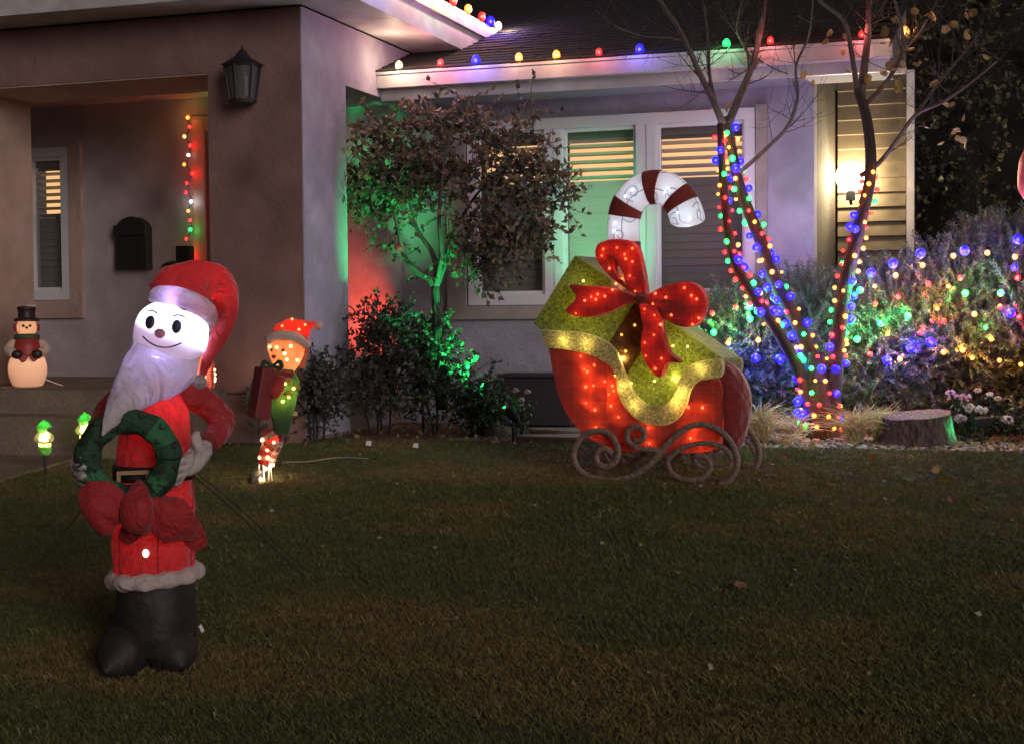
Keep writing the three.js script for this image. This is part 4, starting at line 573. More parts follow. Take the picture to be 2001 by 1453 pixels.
{ // plant by the spotlight
  const o = thing('flowering_plant', 'small pale green plant with a few pink blooms beside the black spotlight', 'plant', [[-3.501,-.021,1.45]][0]);
  const [l, t] = sprays(42, () => V(rr(-0.05, 0.05), rr(0.02, 0.26), rr(-0.05, 0.05)), () => rdir(0.7), () => rr(0.05, 0.11), 7, 1, () => C3(0.06, 0.13, 0.03), 0.1);
  stuff(insts('foliage', leafGeo(0.012, 0.04), M.leaf, l, o)); mesh('stem', flatGeo([t, loft([[0, -0.02, 0], [0.01, 0.2, 0], [0, 0.34, 0]], [0.006, 0.005, 0.003], { n: 6, seg: 5 })]), M.bark, o);
  for (const [x, y, z] of [[-0.035, 0.37, 0], [0.06, 0.36, 0], [0.02, 0.3, 0.04]]) mesh('flower', flatGeo(Array.from({ length: 6 }, (_, i) => ball(x + 0.014 * Math.cos(i), y + 0.01 * Math.sin(i * 2), z + 0.012 * Math.sin(i), 0.014, 0.01, 0.014, 5))), S({ color: C3(0.55, 0.4, 0.42) }), o);
}
{ // spiky evergreen bushes behind the tree, with a net of lights
  const sprig = (() => { const L = [loft([[0, 0, 0], [0.006, 0.12, 0], [0, 0.26, 0.01]], [0.003, 0.002, 0.001], { n: 3, seg: 3 })], needle = leafGeo(0.0045, 0.028, 0.1); for (let i = 0; i < 34; i++) { const y = 0.02 + 0.24 * i / 34, a = i * 2.4; L.push(needle.clone().applyMatrix4(mtx(V(0, y, 0), V(Math.cos(a), 0.8, Math.sin(a)), rnd() * 6, rr(0.8, 1.3)))); } return flatGeo(L.map((g) => { g.computeVertexNormals(); return g; })); })();
  const bush = (label, E, n, up, group) => {
    const o = thing('evergreen_bush', label, 'bush', [0, 0, 0], 0, group), l = [], st = [];
    for (let i = 0; i < n; i++) { const e = pick(E), d = rdir(0.15), r = rr(0.62, 1.0), p = V(e[0] + d.x * r * e[3], e[1] + d.y * r * e[4], e[2] + d.z * r * e[5]); if (p.y < 0.02) continue; const dir = d.clone().multiplyScalar(0.8).add(V(0, up, 0)).add(rdir().multiplyScalar(0.7)); const v = rr(0.6, 1.4), dry = rnd() < 0.15; l.push([mtx(p, dir, rnd() * 6.28, rr(0.55, 1.1)), C3((dry ? 0.17 : 0.1) * v, (dry ? 0.15 : 0.14) * v, (dry ? 0.09 : 0.085) * v)]); }
    for (const e of E) for (let i = 0; i < 10; i++) { const d = rdir(0.8); st.push(loft([[e[0], 0, e[2]], [e[0] + d.x * e[3] * 0.4, e[1] * 0.6, e[2] + d.z * e[5] * 0.4], [e[0] + d.x * e[3] * 0.9, e[1] + d.y * e[4] * 0.8, e[2] + d.z * e[5] * 0.9]], [0.014, 0.009, 0.003], { n: 8, seg: 5 })); }
    stuff(insts('foliage', sprig, M.leaf, l, o)); mesh('stems', flatGeo(st), M.bark, o); return o;
  };
  bush('spiky evergreen bush between the sleigh and the wrapped tree trunk', [[-1.95, 0.55, 0.3, 0.45, 0.52, 0.4], [-1.5, 0.6, 0.2, 0.4, 0.58, 0.4]], 2400, 0.5);
  bush('wide spiky evergreen bush behind the flat stump, covered by coloured net lights', [[-0.9, 0.6, 0.25, 0.5, 0.62, 0.45], [-0.45, 0.68, 0.25, 0.5, 0.66, 0.45]], 3600, 0.55);
  bush('tallest spiky evergreen bush above the pink flowers', [[0.05, 0.75, 0.2, 0.45, 0.78, 0.5], [-0.12, 1.1, 0.1, 0.35, 0.4, 0.35], [0.45, 0.8, 0.2, 0.45, 0.75, 0.45]], 3200, 0.75);
  // the net is denser where the bushes bulge towards the lawn
  const net = thing('net_light', 'net of coloured bulbs draped over the spiky evergreen bushes', 'net lights');
  const nb = { b: [[-1.842,1.693,.78],[-1.921,1.268,.78],[-1.971,.561,.78],[-1.822,.576,.78],[-1.639,.569,.78],[-1.52,.549,.78],[-.969,1.208,.78],[-.81,1.273,.78],[-.61,1.344,.78],[-.543,.693,.78],[-.854,.558,.78],[-.3,1.356,.78],[.016,.899,.78],[.066,1.429,.78],[-.682,.648,.78]], g: [[-2.152,.769,.78],[-1.871,.963,.78],[-1.872,.873,.78],[-1.043,1.08,.78],[-.902,.831,.78],[-.704,.886,.78],[-.296,1.047,.78],[-.051,1.044,.78],[-1.07,.714,.78]], r: [[-1.981,.964,.78],[-2.155,.919,.78],[-.555,1.118,.78],[-.332,1.159,.78],[.067,1.153,.78],[-.773,1.027,.78],[-.939,.976,.78],[-.609,.761,.78],[-.976,.603,.78],[-.446,.847,.78],[-.055,.944,.78],[.079,.869,.78]], o: [[-2.029,.69,.78],[-.599,1.258,.78],[-.379,1.32,.78],[.046,1.304,.78],[-.792,1.186,.78],[-.762,.565,.78],[-.446,.618,.78],[-.313,.633,.78],[-.114,.714,.78],[-.231,.894,.78],[-.144,1.338,.78],[-1.814,.709,.78]] };
  const all = []; for (const [k, a] of Object.entries(nb)) for (const p of a) { if (k === 'b' && p[1] > 1.5 && p[0] < -1.5) continue; p[2] += rr(-0.06, 0.04); all.push(p); bulb(net, p, k, k === 'b' ? 0.035 : k === 'g' ? 0.025 : 0.02, k === 'b' ? 0.45 : k === 'g' ? 0.75 : 0.22, [p[0], p[1] + 0.01, p[2] + 0.03]); }
  for (let i = 0; i < 34; i++) { const x = rr(-0.95, 0.12), y = rr(0.5, 1.28), p = [x, y, rr(0.66, 0.8)]; if (all.some((q) => Math.hypot(q[0] - x, q[1] - y) < 0.075)) continue; const k = pick(['o', 'r', 'b', 'g', 'o', 'r']); all.push(p); bulb(net, p, k, k === 'b' ? 0.026 : 0.016, k === 'b' ? 0.3 : 0.1, [p[0], p[1], p[2] + 0.03]); }
  all.sort((a, b) => a[0] - b[0]); for (let i = 0; i + 2 < all.length; i += 1) { const a = all[i], b = all[i + 1 + (i % 2)]; if (Math.hypot(a[0] - b[0], a[1] - b[1]) < 0.6) mesh('wire', wire([a, [(a[0] + b[0]) / 2, (a[1] + b[1]) / 2 - 0.03, a[2] - 0.02], b], 0.0018, 8, 4), M.wire, net); }
}
{ // tall dark hedge closing the right side
  const o = thing('tall_hedge', 'tall dark leafy hedge beyond the house corner, a few leaves lit yellow', 'hedge');
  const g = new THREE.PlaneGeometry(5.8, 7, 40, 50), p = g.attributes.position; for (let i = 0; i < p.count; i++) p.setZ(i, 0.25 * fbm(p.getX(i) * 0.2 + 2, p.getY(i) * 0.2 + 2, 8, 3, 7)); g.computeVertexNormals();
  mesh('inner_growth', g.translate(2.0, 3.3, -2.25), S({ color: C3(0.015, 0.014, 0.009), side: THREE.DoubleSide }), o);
  const [l, t] = sprays(1300, () => V(rr(-0.8, 2.3), rr(0.2, 5), rr(-2.15, -1.65)), () => rdir(-0.2).add(V(0, 0, 0.5)).normalize(), () => rr(0.15, 0.4), 8, 1, () => (rnd() < 0.75 ? C3(0.05, 0.055, 0.02) : C3(0.12, 0.11, 0.035)), 0.3);
  stuff(insts('foliage', leafGeo(0.022, 0.06), M.leaf, l, o)); stuff(mesh('twigs', t, M.bark, o));
}
// ---------------------------------------------------------------- the bare tree
const stemA = new THREE.CatmullRomCurve3([[-1.37, -0.05, 0.9], [-1.43, 0.35, 0.91], [-1.56, 0.65, 0.93], [-1.75, 0.96, 0.94], [-1.9, 1.19, 0.95], [-1.98, 1.42, 0.96], [-2.02, 1.73, 0.97], [-2.04, 2.04, 0.99], [-2.05, 2.34, 1]].map((p) => V(...p)));
const stemB = new THREE.CatmullRomCurve3([[-1.33, -0.05, 0.85], [-1.37, 0.42, 0.83], [-1.48, 0.77, 0.81], [-1.66, 1.12, 0.79], [-1.79, 1.47, 0.76], [-1.93, 1.82, 0.74], [-2.0, 2.1, 0.74], [-2.04, 2.42, 0.78]].map((p) => V(...p)));
const stemC = new THREE.CatmullRomCurve3([[-1.26, -0.05, 0.9], [-1.22, 0.42, 0.87], [-1.19, 0.8, 0.84], [-1.14, 1.18, 0.81], [-1.05, 1.56, 0.79], [-0.97, 1.94, 0.76], [-1.0, 2.33, 0.73], [-1.07, 2.58, 0.7]].map((p) => V(...p)));
const radA = (t) => 0.05 - 0.026 * t, radB = (t) => 0.06 - 0.026 * t, radC = (t) => 0.064 - 0.03 * t;
{
  const o = thing('bare_tree', 'bare multi-stemmed tree with lights wound round its stems and few yellow leaves', 'tree');
  mesh('stem', loft(stemA, radA, { n: 40, seg: 12, lumps: 0.08 }), M.bark, o); mesh('stem', loft(stemB, radB, { n: 40, seg: 12, lumps: 0.08 }), M.bark, o); mesh('stem', loft(stemC, radC, { n: 40, seg: 12, lumps: 0.08 }), M.bark, o);
  mesh('root_flare', loft([[-1.33, -0.06, 0.88], [-1.335, 0.2, 0.875], [-1.36, 0.62, 0.87]], [0.16, 0.125, 0.06], { n: 10, seg: 16, lumps: 0.06 }), M.bark, o);
  const B = [
    [[[-2.05, 2.35, 0.9], [-2.1, 2.5, 0.98], [-2.2, 2.72, 1.06], [-2.3, 2.98, 1.14], [-2.46, 3.24, 1.22], [-2.55, 3.38, 1.3]], 0.028],
    [[[-2.03, 2.36, 0.78], [-1.95, 2.61, 0.66], [-1.86, 2.89, 0.57], [-1.81, 3.18, 0.49], [-1.79, 3.47, 0.4]], 0.034],
    [[[-1.96, 1.98, 0.75], [-1.73, 2.16, 0.82], [-1.56, 2.31, 0.9], [-1.48, 2.5, 0.97], [-1.48, 2.72, 1.05], [-1.38, 2.92, 1.12], [-1.34, 3.16, 1.2]], 0.017],
    [[[-2.08, 2.44, 0.95], [-2.15, 2.7, 0.88], [-2.17, 2.91, 0.83], [-2.21, 3.17, 0.72], [-2.27, 3.43, 0.6]], 0.016],
    [[[-1.88, 2.84, 0.59], [-1.94, 2.98, 0.57], [-2.0, 3.1, 0.55], [-1.97, 3.35, 0.5]], 0.014],
    [[[-2.29, 2.95, 1.12], [-2.42, 2.97, 1.18], [-2.57, 2.98, 1.23], [-2.77, 3.05, 1.37], [-2.87, 3.14, 1.5]], 0.007],
    [[[-1.07, 2.52, 0.7], [-1.11, 2.85, 0.77], [-1.16, 3.07, 0.83], [-1.33, 3.22, 0.9], [-1.4, 3.4, 0.9]], 0.022],
    [[[-1.05, 2.52, 0.7], [-1.01, 2.91, 0.63], [-1, 3.18, 0.57], [-0.98, 3.45, 0.5]], 0.034],
    [[[-1.05, 1.93, 0.74], [-0.92, 2.01, 0.75], [-0.77, 2.19, 0.8], [-0.64, 2.35, 0.85], [-0.46, 2.42, 0.9], [-0.28, 2.53, 0.95], [-0.08, 2.68, 1]], 0.02],
    [[[-0.66, 2.33, 0.84], [-0.51, 2.56, 0.73], [-0.36, 2.75, 0.67], [-0.19, 2.97, 0.6]], 0.015],
    [[[-1.05, 2.42, 0.7], [-0.83, 2.64, 0.8], [-0.73, 2.84, 0.9], [-0.76, 3.08, 1], [-0.81, 3.25, 1.1]], 0.02],
    [[[-0.83, 2.64, 0.8], [-0.76, 2.8, 0.7], [-0.62, 3, 0.6], [-0.5, 3.25, 0.5]], 0.014],
  ];
  const tw = [];
  const spawn = (cv, r0, depth) => { const n = depth ? 4 : 14; for (let i = 0; i < n; i++) { const t = rr(0.2, 0.98), p = cv.getPoint(t), T = cv.getTangent(t), d = T.clone().multiplyScalar(0.6).add(rdir(0.35).multiplyScalar(1.0)).normalize(), L = (depth ? 0.5 : 1) * rr(0.15, 0.5), q = p.clone().addScaledVector(d, L * 0.5).add(V(0, rr(-0.03, 0.03), 0)), e = p.clone().addScaledVector(d, L).add(V(0, L * 0.25, 0)); const c2 = new THREE.QuadraticBezierCurve3(p, q, e); tw.push(loft(c2, [r0 * 0.28, r0 * 0.2, 0.0012], { n: 6, seg: 5, lumps: 0.15 })); if (depth < 1) spawn(c2, r0 * 0.5, depth + 1); } };
  for (const [b, r] of B) { const cv = new THREE.CatmullRomCurve3(b.map((p) => V(...p))); mesh('branch', loft(cv, [r, r * 0.8, r * 0.6, r * 0.35], { n: 24, seg: 8, lumps: 0.08 }), M.barkPale, o); spawn(cv, Math.max(0.012, r * 0.6), 0); }
  stuff(mesh('twigs', flatGeo(tw), M.bark, o));
  const lg = roundLeaf(0.036), lm = [C3(0.3, 0.2, 0.07), C3(0.36, 0.26, 0.09), C3(0.2, 0.14, 0.05)].map((c) => P({ color: c, roughness: 0.6, transmission: 0.3, thickness: 0, side: THREE.DoubleSide }));
  const spots = [[-1.27, 2.97], [-1.18, 2.96], [-1.16, 2.87], [-1.39, 2.69], [-1.18, 2.74], [-0.83, 2.79], [-0.65, 2.97], [-0.43, 3.03], [-0.32, 2.91], [-0.76, 2.6], [-0.86, 2.76], [-0.72, 2.67], [-0.39, 2.43], [-0.34, 2.19], [-0.41, 2.14], [-0.36, 2.24], [-0.57, 2.29], [-2.02, 2.5], [-2.06, 2.47], [-0.85, 2.9], [-0.8, 3.05], [-0.7, 3.1], [-0.74, 2.95], [-0.66, 2.85], [-0.9, 3.0], [-0.62, 2.75], [-0.55, 3.1], [-0.93, 2.68], [-0.78, 2.72], [-0.3, 2.35], [-0.48, 2.6], [-0.2, 2.75], [-0.35, 2.15], [-0.26, 3.1]];
  for (const [x, y] of spots) for (let k = 0; k < (rnd() < 0.6 ? 2 : 1); k++) { const m = mesh('leaf', lg, pick(lm), o); m.position.set(x + rr(-0.04, 0.04), y + rr(-0.03, 0.03), rr(0.72, 0.9)); const d = rdir(-0.9); m.quaternion.setFromUnitVectors(V(0, 1, 0), d); m.rotateY(rr(0, 6.28)); m.scale.setScalar(rr(0.7, 1.2)); }
}
wrapString('coloured string lights wound round the outer stem nearest the window', stemA, radA, 20, 0.098, ['r', 'o', 'r', 'g', 'b', 'o', 'r'], 0.3, 0.99, 0.02);
wrapString('coloured string lights wound round the thicker leaning stem', stemB, radB, 22, 0.1, ['b', 'g', 'r', 'o', 'b', 'g', 'o'], 0.12, 0.97, 0.02);
wrapString('coloured string lights wound round the upright stem below the bright lamp', stemC, radC, 17, 0.11, ['r', 'o', 'r', 'g', 'b', 'o'], 0.16, 0.72, 0.02);
wrapString('coloured string lights wound round the base of the bare tree', new THREE.LineCurve3(V(-1.33, 0.0, 0.88), V(-1.36, 0.62, 0.87)), (t) => 0.142 - 0.02 * t, 7, 0.11, ['g', 'r', 'b', 'o', 'r', 'g'], 0.02, 1, 0.03);
{ // bright lamp beyond the tree
  const o = thing('flood_lamp', 'dazzling warm white flood lamp glowing through the fork of the tree', 'lamp', [-1.33, 2.12, -1.4]);
  mesh('bulb', new THREE.SphereGeometry(0.13, 24, 18), S({ color: 0xffffff, emissive: C3(1, 0.82, 0.5), emissiveIntensity: 22 }), o);
  mesh('lamp_socket', at(new THREE.CylinderGeometry(0.035, 0.045, 0.1, 16), 0, -0.16, 0), M.black, o);
  mesh('bracket', loft([[0, -0.2, 0], [0, -0.23, -0.02], [0, -0.23, -0.09]], [0.014, 0.014, 0.014], { n: 8, seg: 8 }), M.black, o);
  glow(V(-1.33, 2.12, -1.4), [1, 0.74, 0.38], 3.6, 2);
  const fl = new THREE.SpotLight(new THREE.Color().setRGB(1, 0.78, 0.42), 9, 0, R(66), 0.6); fl.position.set(-1.33, 2.12, -1.42); fl.target.position.set(-0.2, 1.9, 2); fl.castShadow = true; fl.shadow.radius = 3; scene.add(fl, fl.target);

}
// ---------------------------------------------------------------- coloured ground spotlights
function spot(label, pos, target, hue, I, angle, pen) {
  const o = thing('spotlight', label, 'spotlight', pos), d = V(...target).sub(V(...pos)).sub(V(0, 0.2, 0)).normalize();
  mesh('stake', wire([[0, -0.05, 0], [0, 0.15, 0]], 0.01, 3, 8), M.black, o);
  const q = new THREE.Quaternion().setFromUnitVectors(V(0, 1, 0), d), can = new THREE.CylinderGeometry(0.045, 0.032, 0.1, 18, 1, true); can.applyQuaternion(q); mesh('can', flatGeo([can.translate(0, 0.2, 0), ball(0, 0.2, 0, 0.03, 0.03, 0.03, 8).translate(-d.x * 0.05, -d.y * 0.05, -d.z * 0.05)]), M.black, o).material = M.blackDouble ??= S({ color: C3(0.015, 0.015, 0.016), side: THREE.DoubleSide });
  const lens = new THREE.CylinderGeometry(0.036, 0.036, 0.006, 18); lens.applyQuaternion(q); mesh('lamp_lens', lens.translate(d.x * 0.02, 0.2 + d.y * 0.02, d.z * 0.02), S({ color: 0xffffff, emissive: C3(...hue), emissiveIntensity: 3 }), o);
  const l = new THREE.SpotLight(new THREE.Color().setRGB(...hue), I, 0, R(angle), pen); l.position.set(pos[0] + d.x * 0.04, pos[1] + 0.2 + d.y * 0.04, pos[2] + d.z * 0.04); l.target.position.set(...target); l.castShadow = true; l.shadow.radius = 1.5; scene.add(l, l.target); return o;
}
spot('black stake spotlight in the bed beside the small flowering plant', [[-3.525,-.029,1.55]][0], [-4.47, 1.12, 0.98], [0.02, 1, 0.22], 42, 21, 0.7);
spot('green stake spotlight hidden behind the sleigh, aimed at the window', [-3.0, -0.02, 1.5], [-3.24, 1.55, 0], [0.05, 1, 0.38], 16, 17, 0.7);
spot('red stake spotlight hidden in the shrub by the side opening', [-4.98, 0.2, 0.42], [-5.5, 0.98, 0], [1, 0.06, 0.025], 10, 30, 0.9);
spot('small black stake spotlight behind the pink flowers lighting the stump end green', [-0.17, -0.06, 1.22], [-0.36, 0.1, 1.26], [0.05, 1, 0.3], 0.8, 34, 0.5);
// ---------------------------------------------------------------- bed: stump, flowers, dry grass, stones
{
  const o = thing('tree_stump', 'low flat-topped weathered stump at the lawn edge, one face lit green', 'stump', [-0.6, -0.03, 1.25]);
  const n = 72, lev = 12, pos = [], uv = [], idx = [], rad = (a, t) => (0.24 - 0.02 * t + 0.05 * Math.exp(-t * 6)) * (0.93 + 0.14 * vnoise(a * 2.2 / 6.283 * 4, t * 0.8 + 2, 9, 11) + 0.035 * vnoise(a * 17 / 6.283, t * 3.2, 17, 12)), topY = (a) => 0.215 + 0.035 * Math.cos(a + 0.8) + 0.012 * vnoise(a * 14 / 6.283, 0, 14, 3);
  for (let j = 0; j <= lev; j++) for (let i = 0; i <= n; i++) { const a = (i % n) / n * 6.283, t = j / lev, r = rad(a, t); pos.push(r * 1.05 * Math.cos(a), topY(a) * t, r * 0.72 * Math.sin(a)); uv.push(i / n * 1.5, topY(a) * t); }
  for (let j = 0; j < lev; j++) for (let i = 0; i < n; i++) { const k = j * (n + 1) + i; idx.push(k, k + n + 1, k + 1, k + 1, k + n + 1, k + n + 2); }
  const sg = new THREE.BufferGeometry(); sg.setAttribute('position', new THREE.Float32BufferAttribute(pos, 3)); sg.setAttribute('uv', new THREE.Float32BufferAttribute(uv, 2)); sg.setIndex(idx); sg.computeVertexNormals();
  mesh('stump_wood', sg, S({ color: C3(0.15, 0.11, 0.1), map: rep(tBark, 1.3, 2.5), bumpMap: rep(tBark, 1.7, 3), bumpScale: 0.045 }), o);
  const tp = [0, 0.215, 0], ti = []; for (let i = 0; i < n; i++) { const a = i / n * 6.283, r = rad(a, 1); tp.push(r * 1.05 * Math.cos(a), topY(a), r * 0.72 * Math.sin(a)); ti.push(0, i + 1, (i + 1) % n + 1); }
  const tg = new THREE.BufferGeometry(); tg.setAttribute('position', new THREE.Float32BufferAttribute(tp, 3)); tg.setIndex(ti); tg.computeVertexNormals();
  mesh('cut_top', uvm(tg), S({ color: C3(0.15, 0.11, 0.085), map: rep(tBark, 4), bumpMap: rep(tBark, 4), bumpScale: 0.02 }), o);
}
{
  const o = thing('hydrangea', 'low plant with round pale pink and white flower heads behind the stump', 'flowering plant');
  const [l, t] = sprays(120, () => V(rr(-0.36, 0.12), rr(0.02, 0.26), rr(0.75, 1.08)), () => rdir(0.5), () => rr(0.06, 0.14), 7, 1, () => C3(0.025, 0.05, 0.022), 0.1);
  stuff(insts('foliage', leafGeo(0.022, 0.055), M.leaf, l, o)); mesh('stems', t, M.bark, o);
  for (const [p, c] of [[[[-.38,.327,1.1]], 0], [[[-.289,.306,1.1]], 0], [[[-.265,.234,1.1]], 1], [[[-.178,.22,1.1]], 1], [[[-.32,.156,1.1]], 0], [[[-.006,.15,1.1]], 1], [[[-.199,.358,1.1]], 2], [[[-.12,.329,1.1]], 2], [[[-.068,.301,1.1]], 2]].map(([a, c]) => [a[0], c])) { const r = c === 2 ? 0.018 : 0.032, parts = []; for (let i = 0; i < 22; i++) { const d = rdir(0.2); parts.push(new THREE.OctahedronGeometry(r * 0.42).translate(p[0] + d.x * r * 1.2, p[1] + d.y * r * 0.75, p[2] + d.z * r)); } mesh('flower_head', flatGeo(parts), S({ color: [C3(0.5, 0.36, 0.5), C3(0.6, 0.58, 0.58), C3(0.6, 0.62, 0.58)][c] }), o); }
}
function dryTuft(label, x, z, n, h, spread, group) {
  const o = thing('dry_grass_tuft', label, 'grass tuft', [x, -0.03, z], 0, group), g = [];
  for (let i = 0; i < n; i++) { const a = rnd() * 6.28, L = h * rr(0.5, 1.15), s = spread * rr(0.3, 1.2), x0 = rr(-0.05, 0.05), z0 = rr(-0.05, 0.05); g.push(loft([[x0, 0, z0], [x0 + Math.cos(a) * s * 0.35, L * 0.7, z0 + Math.sin(a) * s * 0.35], [x0 + Math.cos(a) * s, L * rr(0.6, 1.05), z0 + Math.sin(a) * s]], [0.003, 0.0026, 0.0008], { n: 5, seg: 3 })); }
  stuff(mesh('blades', flatGeo(g), S({ color: C3(0.6, 0.5, 0.28), roughness: 0.7 }), o)); return o;
}
dryTuft('straw-coloured grass tuft just behind the front end of the sleigh', -1.72, 1.25, 240, 0.3, 0.26);
dryTuft('straw-coloured grass tuft touching the lit tree base on its sleigh side', -1.5, 1.1, 170, 0.22, 0.24);
dryTuft('straw-coloured grass tuft between the lit tree base and the stump', -1.05, 1.15, 240, 0.27, 0.26);
dryTuft('thin straw-coloured grass tuft against the stump', -0.86, 1.2, 150, 0.28, 0.16);
dryTuft('low dark straw tuft at the lawn edge below the lit tree base', -1.5, 1.45, 70, 0.1, 0.12);
{
  const peb = new THREE.IcosahedronGeometry(1, 1); peb.scale(1, 0.5, 0.8); const l = [], m4 = new THREE.Matrix4();
  for (let i = 0; i < 2100; i++) { const x = rr(-2.0, 1.0), z = rr(0.9, 1.72), s = rr(0.006, 0.024), v = rr(0.1, 0.42); l.push([m4.clone().compose(V(x, groundY(z) - 0.004, z), new THREE.Quaternion().setFromEuler(new THREE.Euler(rr(-0.3, 0.3), rnd() * 6, rr(-0.3, 0.3))), V(s, s, s)), C3(v, v * 0.88, v * 0.68)]); }
  const p = stuff(insts('gravel', peb, S({ color: 0xffffff, roughness: 0.8 }), l)); tag(p, 'pale pebbles and leaf litter edging the bed beside the lawn', 'gravel');
  const l2 = []; for (let i = 0; i < 500; i++) { const z = rr(0.7, 1.75), x = rr(-5, 0.6), c = pick([C3(0.3, 0.2, 0.08), C3(0.2, 0.12, 0.06), C3(0.36, 0.28, 0.12)]); l2.push([mtx(V(x, groundY(z) + 0.006, z), V(rr(-1, 1), rr(-0.1, 0.35), rr(-1, 1)), rnd() * 6, rr(0.5, 1.1)), c]); }
  const q = stuff(insts('leaves', leafGeo(0.02, 0.05, 0.4), M.leaf, l2)); tag(q, 'fallen brown and yellow leaves scattered over the bed', 'leaves');
  const l3 = []; for (let i = 0; i < 260; i++) { const z = 1.8 + 6 * Math.pow(rnd(), 1.5), x = rr(-6.2 + (z - 2) * 0.6, 0.5); l3.push([mtx(V(x, groundY(z) + 0.018, z), V(rr(-1, 1), rr(-0.1, 0.3), rr(-1, 1)), rnd() * 6, rr(0.3, 0.75)), pick([C3(0.26, 0.17, 0.08), C3(0.16, 0.1, 0.05), C3(0.4, 0.34, 0.22)])]); }
  tag(stuff(insts('leaves', leafGeo(0.02, 0.05, 0.4), M.leaf, l3)), 'tiny dry leaf scraps scattered through the lawn grass', 'leaves');
}
{ // flat stones beside the spotlight
  const mk = (label, pts, h, y) => tag(mesh('flagstone', cutout(pts, h, { bevel: 0.008 }).rotateX(-Math.PI / 2).translate(0, y + h, 0), M.conc), label, 'stone', 'flat stones in the bed');
  mk('long flat grey stone edging the lawn beneath the sleigh', [[-3.5, -1.42], [-3.0, -1.3], [-2.5, -1.35], [-2.5, -1.6], [-3.0, -1.62], [-3.46, -1.6]], 0.04, -0.03);
  mk('flat grey stone just behind the small flowering plant', [[-3.55, -1.0], [-3.1, -0.95], [-2.95, -1.12], [-3.2, -1.25], [-3.5, -1.18]], 0.05, -0.02);
  mk('flat grey stone tucked under the green-lit shrub', [[-4.0, -0.95], [-3.7, -0.9], [-3.62, -1.05], [-3.85, -1.15]], 0.05, -0.02);
}
{ const o = thing('planter_box', 'low dark box against the house wall under the window', 'planter', [-3.73, 0, 0.2]); mesh('box', rbx(0.62, 0.4, 0.3, 0.015).translate(0, 0.2, 0), S({ color: C3(0.03, 0.022, 0.028) }), o); mesh('lid', rbx(0.66, 0.03, 0.34, 0.01).translate(0, 0.415, 0), S({ color: C3(0.035, 0.025, 0.035) }), o); }
tag(mesh('garden_hose', wire([[-4.132,.172,1.05],[-3.958,.19,1.05],[-3.881,.215,1.05],[-3.858,.317,1.05],[-3.892,.397,1.05],[-3.934,.438,1.05]], 0.011, 40, 8), S({ color: C3(0.12, 0.16, 0.12) })), 'pale garden hose looping up beside the green-lit shrub', 'hose');
{ // inflatable at the right edge of the lawn
  const o = thing('inflatable_figure', 'red and white inflatable figure cut off by the right edge of the picture', 'inflatable', [0.24, 0.0, 1.0], 0);
  const rd = S({ color: C3(0.45, 0.04, 0.06), roughness: 0.6, bumpMap: rep(tWrink, 1.5), bumpScale: 0.01 }), wh = S({ color: C3(0.55, 0.52, 0.54), roughness: 0.7 });
  mesh('body', loft([[0.22, 0.02, 0], [0.22, 0.4, 0], [0.21, 0.9, 0], [0.17, 1.3, 0], [0.1, 1.5, 0]], [0.16, 0.23, 0.22, 0.16, 0.08], { n: 30, seg: 28, lumps: 0.02 }), rd, o);
  for (const y of [0.1, 0.8]) mesh('fur_trim', at(new THREE.TorusGeometry(y < 0.5 ? 0.19 : 0.225, 0.03, 12, 36), 0.22, y, 0, Math.PI / 2), wh, o);
  for (const s of [-1, 1]) mesh('boot', ball(0.22 + s * 0.1, 0.05, 0.08, 0.09, 0.07, 0.14), M.black, o);
  mesh('head', ball(0.05, 1.6, 0, 0.12, 0.13, 0.12), S({ color: C3(0.03, 0.03, 0.035) }), o);
  mesh('hat_brim', at(new THREE.TorusGeometry(0.14, 0.035, 12, 30), 0.03, 1.69, 0, Math.PI / 2, -0.2), wh, o);
  mesh('hat', loft([[0.03, 1.68, 0], [0.0, 1.8, 0], [0.0, 1.95, 0], [0.04, 2.1, 0], [0.12, 2.15, 0]], [0.12, 0.18, 0.17, 0.12, 0.04], { n: 24, seg: 20 }), rd, o);
}
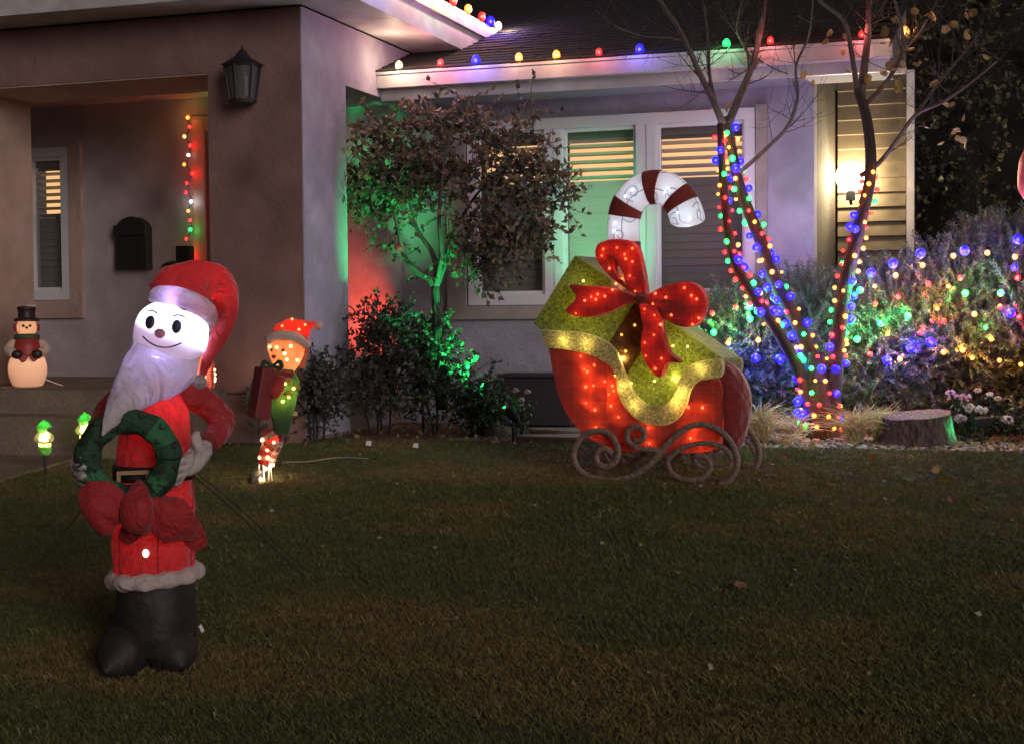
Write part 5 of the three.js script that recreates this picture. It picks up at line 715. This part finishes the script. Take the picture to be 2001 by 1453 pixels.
// ---------------------------------------------------------------- litter on the lawn
{
  const paper = (label, p, s) => tag(mesh('paper_scrap', at(cutout([[-s, -s * 0.8], [s, -s], [s * 0.9, s], [-s * 0.8, s * 0.9]], 0.004, { smooth: false, bevel: 0.001 }), p[0], p[1] + 0.04, p[2], -0.6, 0.3, 0.1), S({ color: C3(0.6, 0.58, 0.55) })), label, 'paper scrap');
  paper('white paper tag standing in the grass in front of the dark shrub', [[-4.485,-.058,2.056]][0], 0.022); paper('white paper tag standing in the grass below the green-lit shrub', [[-4.091,-.062,2.102]][0], 0.02);
  tag(mesh('extension_cord', wire([[-4.6, -0.1, 3.2], ...[[-4.757,-.124,2.842],[-4.618,-.121,2.803],[-4.466,-.106,2.629],[-4.227,-.107,2.638]]].map((p) => [p[0], p[1] + 0.035, p[2]]), 0.004, 40), M.cable), 'thin pale cord lying on the grass beside the lighted elf', 'cord');
  const lg = roundLeaf(0.033), mats = [C3(0.32, 0.2, 0.05), C3(0.22, 0.12, 0.07), C3(0.38, 0.27, 0.1)].map((c) => S({ color: c, side: THREE.DoubleSide }));
  const L = [[-.393,-.124,2.833],[-.283,-.18,3.47],[-.175,-.173,3.387],[-1.432,-.099,2.56],[-.979,-.141,3.022],[-.449,-.103,2.598],[-.918,-.257,4.31],[-1.357,-.076,2.276],[-1.307,-.036,1.751],[-.853,-.07,2.209],[-1.155,-.364,5.482]];
  const lab = ['curled yellow leaf on the lawn well in front of the stump', 'upright tan leaf on the lawn below the pink flowers', 'broad brown leaf on the lawn below the pink flowers', 'tan leaf on the lawn beside the rear runner of the sleigh', 'pale twig-like leaf on the lawn between sleigh and stump', 'pale thin leaf on the lawn just before the stump', 'single tan leaf in the open middle of the lawn', 'yellow leaf at the bed edge behind the sleigh runner', 'white-edged leaf at the bed edge below the lit tree base', 'small tan leaf on the lawn edge below the straw tuft', 'lone brown leaf far out on the dark lawn'];
  L.forEach((p, i) => { const m = mesh('fallen_leaf', lg, mats[i % 3]); m.position.set(p[0], p[1] + 0.032, p[2]); m.quaternion.setFromUnitVectors(V(0, 1, 0), V(rr(-1, 1), rr(0, 0.4), rr(-1, 1)).normalize()); m.scale.setScalar(rr(0.6, 1.0)); tag(m, lab[i], 'leaf'); });
}
console.log('lights', nLights);
renderer.render(scene, camera);
